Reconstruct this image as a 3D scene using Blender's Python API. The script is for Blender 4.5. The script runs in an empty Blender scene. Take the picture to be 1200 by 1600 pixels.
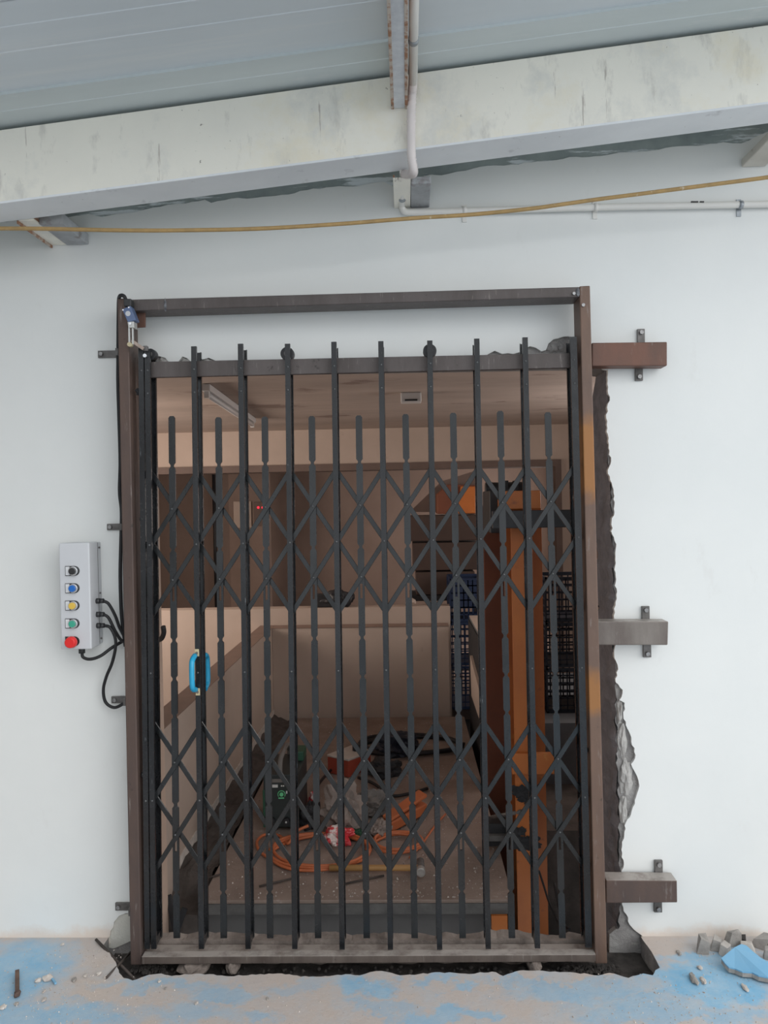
import bpy, math, random
from mathutils import Vector, Matrix, noise
random.seed(11)
scene = bpy.context.scene
col = scene.collection
PI = math.pi

# ------------------------------------------------------------------ camera
F = 1200.0
CAM = Vector((0.0, -2.5, 1.423))
_ey = Vector((0.030, 0.0125, -1.0)).normalized()
_up = Vector((-0.019, 1.0, 0.0))
_ez = (_up - _ey * _up.dot(_ey)).normalized()
_ex = _ey.cross(_ez)
RW = Matrix((_ex, _ey, _ez))
cd = bpy.data.cameras.new('camera')
cd.sensor_fit = 'VERTICAL'; cd.sensor_height = 36.0; cd.lens = F / 1600.0 * 36.0
cd.clip_start = 0.02
cam = bpy.data.objects.new('camera', cd); col.objects.link(cam)
cam.matrix_world = Matrix.Translation(CAM) @ RW.to_4x4()
scene.camera = cam

# ------------------------------------------------------------------ light
world = bpy.data.worlds.new('world'); scene.world = world
world.use_nodes = True
_bg = world.node_tree.nodes['Background']
_bg.inputs['Color'].default_value = (0.915, 0.96, 1.0, 1)
_bg.inputs['Strength'].default_value = 1.05
sd = bpy.data.lights.new('sun', 'SUN'); sd.energy = 2.1; sd.angle = math.radians(70); sd.color = (1.0, 0.985, 0.965)
sun = bpy.data.objects.new('sun', sd); col.objects.link(sun)
sun.rotation_euler = Vector((-0.80, 0.62, -0.62)).to_track_quat('-Z', 'Y').to_euler()
# daylight from a window of the inner room (out of frame, on its right)
wd = bpy.data.lights.new('window_daylight', 'AREA'); wd.shape = 'RECTANGLE'; wd.size = 1.2; wd.size_y = 1.0
wd.energy = 24; wd.color = (1.0, 0.95, 0.92)
wl = bpy.data.objects.new('window_daylight', wd); col.objects.link(wl)
wl.location = (1.75, 5.2, 1.35); wl.rotation_euler = Vector((-1.0, 0.0, 0.0)).to_track_quat('-Z', 'Y').to_euler()
wd2 = bpy.data.lights.new('side_room_fill', 'AREA'); wd2.shape = 'RECTANGLE'; wd2.size = 1.2; wd2.size_y = 1.0  # added warm fill lamp for the inner room; no source known there
wd2.energy = 44; wd2.color = (1.0, 0.86, 0.76)
wl2 = bpy.data.objects.new('side_room_fill', wd2); col.objects.link(wl2)
wl2.location = (-2.9, 1.9, 1.3); wl2.rotation_euler = Vector((1.0, 0.65, 0.0)).to_track_quat('-Z', 'Y').to_euler()
wd3 = bpy.data.lights.new('right_side_fill', 'AREA'); wd3.shape = 'RECTANGLE'; wd3.size = 1.0; wd3.size_y = 0.8  # added fill lamp that lifts the inner ceiling; no opening stands here
wd3.energy = 16; wd3.color = (1.0, 0.93, 0.90)
wl3 = bpy.data.objects.new('right_side_fill', wd3); col.objects.link(wl3)
wl3.location = (1.85, 1.9, 1.5); wl3.rotation_euler = Vector((-1.0, -0.05, 0.0)).to_track_quat('-Z', 'Y').to_euler()
vs = scene.view_settings
vs.view_transform = 'Standard'; vs.look = 'None'; vs.exposure = 0.0; vs.gamma = 1.0; vs.use_curve_mapping = False

# ------------------------------------------------------------------ survey helpers (picture measurements -> metres at a known depth)
def ray(px, py):
    return RW @ Vector(((px - 600) / F, -(py - 800) / F, -1.0))
def U(px, py, Y):
    d = ray(px, py); return CAM + d * ((Y - CAM.y) / d.y)
def G(px, py, Z=0.0):
    d = ray(px, py); return CAM + d * ((Z - CAM.z) / d.z)

# ------------------------------------------------------------------ materials
MATS = {}
def nd(nt, t, **kw):
    n = nt.nodes.new(t)
    for k, v in kw.items(): setattr(n, k, v)
    return n
def base(name):
    m = bpy.data.materials.new(name); m.use_nodes = True
    nt = m.node_tree
    return m, nt, nt.nodes['Principled BSDF']
def noise_n(nt, pos, scale, detail=5, rough=0.6, stretch=None):
    n = nd(nt, 'ShaderNodeTexNoise'); n.inputs['Scale'].default_value = scale
    n.inputs['Detail'].default_value = detail; n.inputs['Roughness'].default_value = rough
    if stretch:
        mp = nd(nt, 'ShaderNodeMapping'); mp.inputs['Scale'].default_value = stretch
        nt.links.new(pos, mp.inputs['Vector']); nt.links.new(mp.outputs[0], n.inputs['Vector'])
    else:
        nt.links.new(pos, n.inputs['Vector'])
    return n.outputs['Fac']
def ramp(nt, fac, a, b):
    r = nd(nt, 'ShaderNodeMapRange'); r.inputs['From Min'].default_value = a; r.inputs['From Max'].default_value = b
    nt.links.new(fac, r.inputs['Value']); return r.outputs['Result']
def mixc(nt, fac, c1, c2):
    m = nd(nt, 'ShaderNodeMix', data_type='RGBA')
    if isinstance(fac, float): m.inputs['Factor'].default_value = fac
    else: nt.links.new(fac, m.inputs['Factor'])
    for c, s in ((c1, 'A'), (c2, 'B')):
        i = [x for x in m.inputs if x.name == s and x.type == 'RGBA'][0]
        if isinstance(c, (tuple, list)): i.default_value = (*c[:3], 1)
        else: nt.links.new(c, i)
    return [o for o in m.outputs if o.type == 'RGBA'][0]
def mat(name, c1, c2=None, scale=6.0, lo=0.35, hi=0.65, rough=0.5, metal=0.0, bump=0.0, bscale=80.0, spec=0.5,
        extra=None, stretch=None, emit=None, rvar=0.0):
    """colour c1 mottled with c2; extra = list of (colour, scale, lo, hi, stretch) wear layers"""
    m, nt, b = base(name)
    g = nd(nt, 'ShaderNodeNewGeometry'); pos = g.outputs['Position']
    c = c1
    if c2 is not None:
        c = mixc(nt, ramp(nt, noise_n(nt, pos, scale, stretch=stretch), lo, hi), c1, c2)
    for (ec, es, el, eh, est) in (extra or []):
        c = mixc(nt, ramp(nt, noise_n(nt, pos, es, 6, 0.65, est), el, eh), c, ec)
    if isinstance(c, (tuple, list)): b.inputs['Base Color'].default_value = (*c[:3], 1)
    else: nt.links.new(c, b.inputs['Base Color'])
    b.inputs['Roughness'].default_value = rough
    if rvar:
        rr = nd(nt, 'ShaderNodeMapRange'); rr.inputs['To Min'].default_value = rough - rvar; rr.inputs['To Max'].default_value = rough + rvar
        rr.inputs['From Min'].default_value = 0.3; rr.inputs['From Max'].default_value = 0.7
        nt.links.new(noise_n(nt, pos, 25, 4), rr.inputs['Value']); nt.links.new(rr.outputs[0], b.inputs['Roughness'])
    b.inputs['Metallic'].default_value = metal
    b.inputs['Specular IOR Level'].default_value = spec
    if bump:
        bp = nd(nt, 'ShaderNodeBump'); bp.inputs['Strength'].default_value = bump; bp.inputs['Distance'].default_value = 0.01
        nt.links.new(noise_n(nt, pos, bscale, 7, 0.7), bp.inputs['Height']); nt.links.new(bp.outputs[0], b.inputs['Normal'])
    if emit:
        b.inputs['Emission Color'].default_value = (*emit[0], 1); b.inputs['Emission Strength'].default_value = emit[1]
    MATS[name] = m
    return m

mat('wall_paint', (0.80, 0.815, 0.80), (0.755, 0.775, 0.765), scale=1.7, rough=0.36, bump=0.06, bscale=14,
    extra=[((0.62, 0.60, 0.57), 55, 0.71, 0.76, None), ((0.70, 0.70, 0.68), 6, 0.62, 0.80, (1, 1, 0.5))])
mat('concrete', (0.36, 0.35, 0.34), (0.24, 0.23, 0.225), scale=14, rough=0.95, bump=0.8, bscale=45,
    extra=[((0.50, 0.48, 0.45), 30, 0.58, 0.72, None)])
mat('concrete_light', (0.50, 0.49, 0.47), (0.38, 0.37, 0.355), scale=16, rough=0.95, bump=0.7, bscale=50)
mat('dark_concrete', (0.27, 0.262, 0.28), (0.18, 0.174, 0.188), scale=14, rough=0.95, bump=0.9, bscale=40,
    extra=[((0.36, 0.35, 0.36), 22, 0.58, 0.78, (1, 1, 0.5))])
mat('old_plaster', (0.66, 0.66, 0.61), (0.56, 0.55, 0.50), scale=12, rough=0.9, bump=0.4, bscale=40)
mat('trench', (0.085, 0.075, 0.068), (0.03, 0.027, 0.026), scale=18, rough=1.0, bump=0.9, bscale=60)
mat('mortar', (0.34, 0.285, 0.25), (0.20, 0.165, 0.145), scale=20, rough=1.0, bump=0.8, bscale=70)
mat('fascia_green', (0.36, 0.41, 0.40), (0.25, 0.29, 0.29), scale=7, rough=0.6, extra=[((0.72, 0.77, 0.79), 9, 0.55, 0.60, (0.35, 1, 3))])
mat('beam_paint', (0.88, 0.855, 0.76), (0.82, 0.80, 0.72), scale=2.5, rough=0.55, bump=0.10, bscale=30,
    extra=[((0.66, 0.66, 0.62), 5, 0.53, 0.72, (1, 1, 0.8)), ((0.58, 0.56, 0.51), 16, 0.58, 0.75, (1, 1, 0.35)), ((0.82, 0.76, 0.60), 4, 0.55, 0.75, None),
           ((0.24, 0.22, 0.19), 26, 0.685, 0.71, (0.8, 1, 1.1)), ((0.30, 0.28, 0.24), 70, 0.69, 0.72, None), ((0.50, 0.46, 0.41), 11, 0.655, 0.675, (2.6, 1, 0.16))])
mat('flange_floor_bounce', (0.79, 0.815, 0.83), (0.71, 0.735, 0.755), scale=4, rough=0.55, extra=[((0.5, 0.51, 0.53), 14, 0.62, 0.75, None), ((0.28, 0.27, 0.26), 50, 0.70, 0.73, None)])  # blue bounce from the floor put into the colour; the specks are dirt
mat('roof_metal', (0.69, 0.745, 0.78), (0.63, 0.685, 0.72), scale=1.5, rough=0.45, metal=0.1, stretch=(0.3, 3, 1),
    extra=[((0.72, 0.75, 0.76), 3, 0.55, 0.8, (0.25, 6, 1)), ((0.10, 0.11, 0.12), 60, 0.74, 0.77, None)])
mat('roof_metal_old', (0.61, 0.67, 0.68), (0.54, 0.60, 0.61), scale=2.0, rough=0.5, metal=0.1, stretch=(0.4, 3, 1),
    extra=[((0.70, 0.73, 0.73), 5, 0.6, 0.75, (0.8, 3, 1))])
mat('galvanised', (0.70, 0.73, 0.76), (0.58, 0.61, 0.65), scale=40, rough=0.45, metal=0.2, extra=[((0.40, 0.36, 0.33), 90, 0.66, 0.74, None)])
mat('rusty_lip', (0.52, 0.46, 0.40), (0.33, 0.17, 0.10), scale=38, lo=0.42, hi=0.56, rough=0.8, extra=[((0.12, 0.08, 0.06), 60, 0.62, 0.7, None)])
mat('grey_block', (0.30, 0.31, 0.32), (0.44, 0.46, 0.48), scale=9, rough=0.8, bump=0.2, bscale=40, extra=[((0.20, 0.175, 0.165), 12, 0.55, 0.7, None)])
mat('stub_beige', (0.62, 0.60, 0.54), (0.50, 0.47, 0.42), scale=6, rough=0.7, extra=[((0.3, 0.28, 0.25), 20, 0.62, 0.75, None)])
mat('pvc_white', (0.78, 0.77, 0.73), (0.73, 0.72, 0.69), scale=6, rough=0.4)
mat('pvc_pink', (0.74, 0.68, 0.66), (0.70, 0.65, 0.63), scale=10, rough=0.45)
mat('clip_steel', (0.42, 0.45, 0.48), (0.30, 0.33, 0.36), scale=60, rough=0.4, metal=0.6)
mat('ochre_cable', (0.46, 0.30, 0.12), (0.36, 0.24, 0.10), scale=30, rough=0.6, extra=[((0.6, 0.52, 0.4), 45, 0.62, 0.72, None)])
mat('print_black', (0.05, 0.05, 0.05), rough=0.6)

def wall_foot():
    m = MATS['wall_paint']; nt = m.node_tree; b = nt.nodes['Principled BSDF']
    src = b.inputs['Base Color'].links[0].from_socket
    g = nd(nt, 'ShaderNodeNewGeometry'); sx = nd(nt, 'ShaderNodeSeparateXYZ'); nt.links.new(g.outputs['Position'], sx.inputs[0])
    nn = nd(nt, 'ShaderNodeMath', operation='MULTIPLY_ADD'); nn.inputs[1].default_value = -0.10
    nt.links.new(noise_n(nt, g.outputs['Position'], 9, 6, 0.7), nn.inputs[0]); nt.links.new(sx.outputs['Z'], nn.inputs[2])
    f = ramp(nt, nn.outputs[0], -0.012, -0.042)
    mu = nd(nt, 'ShaderNodeMath', operation='MULTIPLY'); mu.inputs[1].default_value = 0.75; nt.links.new(f, mu.inputs[0])
    nt.links.new(mixc(nt, mu.outputs[0], src, (0.70, 0.60, 0.52)), b.inputs['Base Color'])
wall_foot()
def steel(name, c1, c2, bands=()):
    """raw mild steel: mill scale mottled with primer; bands = (z0, z1, colour) where the steel has rusted bright"""
    m, nt, b = base(name)
    g = nd(nt, 'ShaderNodeNewGeometry'); pos = g.outputs['Position']
    c = mixc(nt, ramp(nt, noise_n(nt, pos, 5, 6, 0.65, (2, 2, 0.6)), 0.36, 0.66), c1, c2)
    c = mixc(nt, ramp(nt, noise_n(nt, pos, 26, 5, 0.7, (2.5, 2.5, 0.35)), 0.60, 0.80), c, (0.30, 0.27, 0.25))
    c = mixc(nt, ramp(nt, noise_n(nt, pos, 30, 5, 0.7), 0.64, 0.74), c, (0.035, 0.028, 0.026))
    if bands:
        sx = nd(nt, 'ShaderNodeSeparateXYZ'); nt.links.new(pos, sx.inputs[0])
        for z0, z1, bc in bands:
            w = nd(nt, 'ShaderNodeMath', operation='ADD'); nt.links.new(sx.outputs['Z'], w.inputs[0])
            nn = nd(nt, 'ShaderNodeMath', operation='MULTIPLY'); nn.inputs[1].default_value = 0.10
            nt.links.new(noise_n(nt, pos, 18, 4), nn.inputs[0]); nt.links.new(nn.outputs[0], w.inputs[1])
            zz = w.outputs[0]
            a = ramp(nt, zz, z0 + 0.05 - 0.02, z0 + 0.05 + 0.03); bb = ramp(nt, zz, z1 + 0.05 + 0.02, z1 + 0.05 - 0.03)
            mu = nd(nt, 'ShaderNodeMath', operation='MULTIPLY'); nt.links.new(a, mu.inputs[0]); nt.links.new(bb, mu.inputs[1])
            m2 = nd(nt, 'ShaderNodeMath', operation='MULTIPLY'); m2.inputs[1].default_value = 0.85; nt.links.new(mu.outputs[0], m2.inputs[0])
            c = mixc(nt, m2.outputs[0], c, bc)
    sn = nd(nt, 'ShaderNodeSeparateXYZ'); nt.links.new(g.outputs['True Normal'], sn.inputs[0])
    up_ = ramp(nt, sn.outputs['Z'], 0.6, 0.95)
    du = nd(nt, 'ShaderNodeMath', operation='MULTIPLY'); nt.links.new(up_, du.inputs[0]); nt.links.new(ramp(nt, noise_n(nt, pos, 14, 5, 0.7), 0.25, 0.55), du.inputs[1])
    c = mixc(nt, du.outputs[0], c, (0.42, 0.385, 0.355))     # plaster dust lying on the top faces
    nt.links.new(c, b.inputs['Base Color'])
    b.inputs['Roughness'].default_value = 0.5; b.inputs['Metallic'].default_value = 0.25
    bp = nd(nt, 'ShaderNodeBump'); bp.inputs['Strength'].default_value = 0.12; bp.inputs['Distance'].default_value = 0.004
    nt.links.new(noise_n(nt, pos, 70, 6), bp.inputs['Height']); nt.links.new(bp.outputs[0], b.inputs['Normal'])
    MATS[name] = m
steel('steel_brown', (0.125, 0.082, 0.066), (0.085, 0.062, 0.056))
_o = (0.34, 0.15, 0.045)
steel('steel_right', (0.175, 0.110, 0.080), (0.125, 0.083, 0.067),
      [(U(914, 775, -.12).z, U(914, 655, -.12).z, _o), (U(930, 1115, -.12).z, U(930, 1050, -.12).z, _o)])
steel('steel_grey', (0.115, 0.098, 0.094), (0.080, 0.066, 0.062))
steel('steel_red', (0.17, 0.080, 0.055), (0.12, 0.068, 0.052))
steel('steel_sill', (0.17, 0.14, 0.122), (0.095, 0.075, 0.066))
steel('steel_dusty', (0.22, 0.195, 0.175), (0.13, 0.105, 0.093))
mat('tab_steel', (0.11, 0.105, 0.10), (0.19, 0.18, 0.175), scale=30, rough=0.5, metal=0.4)
mat('bolt', (0.42, 0.42, 0.42), (0.26, 0.25, 0.25), scale=80, rough=0.4, metal=0.7)
mat('rivet_steel', (0.16, 0.165, 0.17), (0.08, 0.082, 0.085), scale=200, rough=0.35, metal=0.5)
mat('weld', (0.30, 0.31, 0.33), (0.10, 0.10, 0.11), scale=90, rough=0.5, metal=0.5, bump=0.5, bscale=150)
mat('gate_black', (0.010, 0.0105, 0.012), (0.018, 0.0195, 0.022), scale=10, rough=0.24, metal=0.0, spec=0.52, rvar=0.10, bump=0.05, bscale=60,
    stretch=(2, 2, 0.5), extra=[((0.15, 0.16, 0.17), 40, 0.66, 0.74, (2, 2, 0.3))])
mat('gate_picket', (0.010, 0.011, 0.012), (0.019, 0.021, 0.023), scale=10, rough=0.22, metal=0.0, spec=0.55, rvar=0.09, bump=0.05, bscale=60, stretch=(2, 2, 0.5))
mat('handle_blue', (0.02, 0.36, 0.60), (0.02, 0.30, 0.52), scale=30, rough=0.4)
mat('handle_tab', (0.55, 0.47, 0.28), (0.48, 0.42, 0.28), scale=60, rough=0.45)
mat('box_grey', (0.56, 0.575, 0.60), (0.52, 0.535, 0.56), scale=4, rough=0.42)
mat('box_lid', (0.60, 0.615, 0.64), (0.57, 0.585, 0.61), scale=4, rough=0.40)
mat('seal_dark', (0.12, 0.115, 0.11), rough=0.7)
mat('black_plastic', (0.022, 0.023, 0.025), (0.035, 0.036, 0.038), scale=30, rough=0.45)
mat('chrome', (0.75, 0.76, 0.78), rough=0.2, metal=0.9)
mat('button_black', (0.03, 0.03, 0.032), rough=0.35)
mat('button_blue', (0.015, 0.14, 0.50), rough=0.35)
mat('button_yellow', (0.72, 0.48, 0.08), rough=0.35)
mat('button_green', (0.05, 0.36, 0.25), rough=0.35)
mat('button_red', (0.72, 0.025, 0.025), rough=0.35)
mat('legend_white', (0.72, 0.73, 0.75), rough=0.4)
mat('switch_blue', (0.12, 0.17, 0.30), (0.10, 0.145, 0.26), scale=30, rough=0.45)
mat('switch_metal', (0.55, 0.55, 0.53), rough=0.35, metal=0.5)
mat('lever_tan', (0.42, 0.34, 0.29), (0.32, 0.25, 0.21), scale=40, rough=0.4, metal=0.4)
mat('debris_brown', (0.16, 0.10, 0.075), (0.09, 0.06, 0.05), scale=30, rough=0.9)
mat('rebar', (0.075, 0.058, 0.05), (0.05, 0.04, 0.035), scale=40, rough=0.7)
mat('stone', (0.42, 0.39, 0.36), (0.29, 0.27, 0.25), scale=22, rough=1.0, bump=0.6, bscale=60)
mat('chip_pale', (0.66, 0.61, 0.56), (0.48, 0.43, 0.39), scale=30, rough=1.0, bump=0.4, bscale=80)
mat('blue_paint', (0.16, 0.39, 0.60), (0.20, 0.42, 0.61), scale=9, rough=0.55)
# inner room
mat('inner_wall', (0.52, 0.42, 0.355), (0.46, 0.37, 0.31), scale=2.2, rough=0.7, bump=0.1, bscale=30, extra=[((0.30, 0.23, 0.19), 5, 0.66, 0.82, None)])
mat('inner_cap', (0.25, 0.17, 0.135), (0.21, 0.145, 0.115), scale=6, rough=0.8)
mat('reveal_cream', (0.60, 0.45, 0.36), (0.52, 0.39, 0.31), scale=5, rough=0.7, bump=0.2, bscale=40)
mat('inner_ceiling', (0.50, 0.41, 0.355), (0.40, 0.325, 0.28), scale=1.6, rough=0.9, bump=0.15, bscale=25, stretch=(0.6, 2, 1),
    extra=[((0.27, 0.20, 0.17), 1.5, 0.60, 0.66, (1, 2.2, 1))])  # darker brown blotches over the beige
mat('inner_trim', (0.17, 0.12, 0.10), (0.14, 0.10, 0.085), scale=6, rough=0.7)
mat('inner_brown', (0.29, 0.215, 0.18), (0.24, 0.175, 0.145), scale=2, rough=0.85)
mat('platform', (0.33, 0.255, 0.215), (0.245, 0.185, 0.155), scale=5, rough=0.95, bump=0.5, bscale=60,
    extra=[((0.40, 0.33, 0.29), 40, 0.60, 0.70, None), ((0.13, 0.095, 0.08), 50, 0.66, 0.74, None)])
mat('platform_edge', (0.085, 0.082, 0.078), (0.14, 0.135, 0.13), scale=12, rough=0.8, bump=0.3, bscale=50)
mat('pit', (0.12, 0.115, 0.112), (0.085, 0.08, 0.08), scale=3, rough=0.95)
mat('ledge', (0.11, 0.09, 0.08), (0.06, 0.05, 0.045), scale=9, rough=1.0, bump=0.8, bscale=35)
mat('blue_grey', (0.16, 0.17, 0.18), (0.13, 0.135, 0.145), scale=5, rough=0.8)
mat('orange_steel', (0.52, 0.155, 0.030), (0.44, 0.125, 0.028), scale=4, rough=0.5, extra=[((0.16, 0.06, 0.03), 14, 0.62, 0.76, None), ((0.60, 0.26, 0.06), 9, 0.62, 0.75, None)])
mat('orange_dark', (0.20, 0.062, 0.028), (0.155, 0.050, 0.026), scale=5, rough=0.6)
mat('dark_box', (0.075, 0.045, 0.035), (0.055, 0.035, 0.028), scale=5, rough=0.8)
mat('soot_and_shade', (0.015, 0.015, 0.017), (0.03, 0.03, 0.033), scale=15, rough=0.75)  # also stands in for shade on the right parapet's inside face
mat('machine_black', (0.018, 0.018, 0.02), (0.03, 0.03, 0.034), scale=12, rough=0.5)
mat('crate_navy', (0.016, 0.033, 0.085), (0.012, 0.026, 0.07), scale=8, rough=0.5)
mat('crate_black', (0.016, 0.022, 0.038), (0.012, 0.017, 0.028), scale=8, rough=0.5)
mat('lamp_white', (0.70, 0.69, 0.68), rough=0.4)
mat('welder_dark', (0.030, 0.038, 0.038), (0.022, 0.028, 0.028), scale=12, rough=0.5)
mat('welder_green', (0.022, 0.085, 0.05), rough=0.5)
mat('mark_green', (0.15, 0.60, 0.28), rough=0.5)
mat('mark_white', (0.65, 0.65, 0.63), rough=0.5)
mat('orange_cable', (0.58, 0.165, 0.065), (0.46, 0.13, 0.05), scale=20, rough=0.55)
mat('black_cable', (0.012, 0.012, 0.014), rough=0.55)
mat('tarp', (0.30, 0.25, 0.22), (0.22, 0.18, 0.16), scale=12, rough=0.8, bump=0.3, bscale=30)
mat('tarp_grey', (0.20, 0.185, 0.17), (0.15, 0.135, 0.125), scale=12, rough=0.8)
mat('red_wrap', (0.62, 0.04, 0.05), (0.78, 0.68, 0.64), scale=16, lo=0.50, hi=0.56, rough=0.35)
mat('red_box', (0.32, 0.055, 0.03), rough=0.6)
mat('cream_top', (0.55, 0.50, 0.45), (0.48, 0.43, 0.39), scale=20, rough=0.6)
mat('wood_handle', (0.45, 0.25, 0.09), (0.36, 0.19, 0.07), scale=14, rough=0.6, stretch=(0.3, 4, 4))
mat('hammer_steel', (0.50, 0.48, 0.46), (0.38, 0.36, 0.34), scale=30, rough=0.4, metal=0.4)
mat('orange_case', (0.50, 0.14, 0.05), (0.42, 0.12, 0.045), scale=8, rough=0.55)
mat('green_rag', (0.015, 0.07, 0.035), (0.01, 0.05, 0.025), scale=20, rough=0.8)
mat('red_led', (0.6, 0.01, 0.02), rough=0.3, emit=((1.0, 0.02, 0.04), 2.5))
mat('grit', (0.62, 0.56, 0.51), (0.30, 0.25, 0.22), scale=60, rough=1.0)

# floor: worn blue paint under dust
def floor_mat():
    m, nt, b = base('painted_floor')
    g = nd(nt, 'ShaderNodeNewGeometry'); pos = g.outputs['Position']
    n1 = nd(nt, 'ShaderNodeTexNoise'); n1.inputs['Scale'].default_value = 7; n1.inputs['Detail'].default_value = 7; n1.inputs['Roughness'].default_value = 0.68
    nt.links.new(pos, n1.inputs['Vector'])
    # warp
    sub = nd(nt, 'ShaderNodeVectorMath', operation='SUBTRACT'); sub.inputs[1].default_value = (0.5, 0.5, 0.5)
    nt.links.new(n1.outputs['Color'], sub.inputs[0])
    sc = nd(nt, 'ShaderNodeVectorMath', operation='SCALE'); sc.inputs['Scale'].default_value = 0.36; nt.links.new(sub.outputs[0], sc.inputs[0])
    ad = nd(nt, 'ShaderNodeVectorMath', operation='ADD'); nt.links.new(pos, ad.inputs[0]); nt.links.new(sc.outputs[0], ad.inputs[1])
    wpos = ad.outputs[0]
    # patches where the paint survives clean: (picture x, y, radius along wall, radius across, strength)
    spots = [(8, 1530, .16, .20, .9), (60, 1590, .30, .07, .75), (255, 1535, .20, .030, .55), (350, 1550, .12, .03, .6), (300, 1580, .16, .05, .5),
             (560, 1540, .085, .055, .85), (590, 1575, .12, .03, .5), (690, 1588, .13, .03, .75), (722, 1543, .05, .02, .7), (765, 1583, .05, .03, .7),
             (675, 1527, .06, .02, .6), (860, 1528, .22, .02, .55), (910, 1545, .22, .05, .65), (1010, 1575, .20, .05, .7), (1120, 1540, .22, .085, 1.0), (1165, 1520, .17, .05, 1.0),
             (1110, 1500, .15, .035, .8), (1080, 1590, .28, .035, .65), (410, 1590, .07, .03, .5), (470, 1540, .14, .03, .35)]
    spots = [(G(a_, b_), c_, d_, e_) for a_, b_, c_, d_, e_ in spots] + [(Vector((1.7, -2.3, 0)), 1.9, 1.15, .7), (Vector((-1.6, -2.6, 0)), 1.2, 1.1, .35), (Vector((0.2, -5.0, 0)), 4.0, 1.6, .5)]  # last three: unseen blue patches added to tint the gate's reflections
    acc = None
    for (p, rx, ry, s) in spots:
        mp = nd(nt, 'ShaderNodeMapping', vector_type='TEXTURE')
        mp.inputs['Location'].default_value = p; mp.inputs['Scale'].default_value = (rx, ry, 10)
        nt.links.new(wpos, mp.inputs['Vector'])
        ln = nd(nt, 'ShaderNodeVectorMath', operation='LENGTH'); nt.links.new(mp.outputs[0], ln.inputs[0])
        r = nd(nt, 'ShaderNodeMapRange'); r.inputs['From Min'].default_value = 1.30; r.inputs['From Max'].default_value = 0.65; r.inputs['To Max'].default_value = s
        nt.links.new(ln.outputs['Value'], r.inputs['Value'])
        if acc is None: acc = r.outputs[0]
        else:
            mx = nd(nt, 'ShaderNodeMath', operation='MAXIMUM'); nt.links.new(acc, mx.inputs[0]); nt.links.new(r.outputs[0], mx.inputs[1]); acc = mx.outputs[0]
    dust = mixc(nt, ramp(nt, noise_n(nt, pos, 5, 7, 0.7), 0.38, 0.62), (0.53, 0.475, 0.445), (0.55, 0.47, 0.415))
    dust = mixc(nt, ramp(nt, noise_n(nt, pos, 3.1, 6, 0.7), 0.46, 0.66), dust, (0.48, 0.505, 0.53))
    dust = mixc(nt, ramp(nt, noise_n(nt, pos, 90, 4, 0.7), 0.62, 0.72), dust, (0.36, 0.30, 0.265))
    blue = mixc(nt, ramp(nt, noise_n(nt, pos, 11, 6, 0.7), 0.35, 0.7), (0.20, 0.45, 0.66), (0.38, 0.54, 0.66))
    c = mixc(nt, acc, dust, blue)
    c = mixc(nt, ramp(nt, noise_n(nt, pos, 130, 3, 0.6), 0.71, 0.75), c, (0.75, 0.72, 0.68))
    nt.links.new(c, b.inputs['Base Color']); b.inputs['Roughness'].default_value = 0.7
    bp = nd(nt, 'ShaderNodeBump'); bp.inputs['Strength'].default_value = 0.35; bp.inputs['Distance'].default_value = 0.006
    nt.links.new(noise_n(nt, pos, 55, 8, 0.72), bp.inputs['Height']); nt.links.new(bp.outputs[0], b.inputs['Normal'])
    MATS['painted_floor'] = m
floor_mat()

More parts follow.
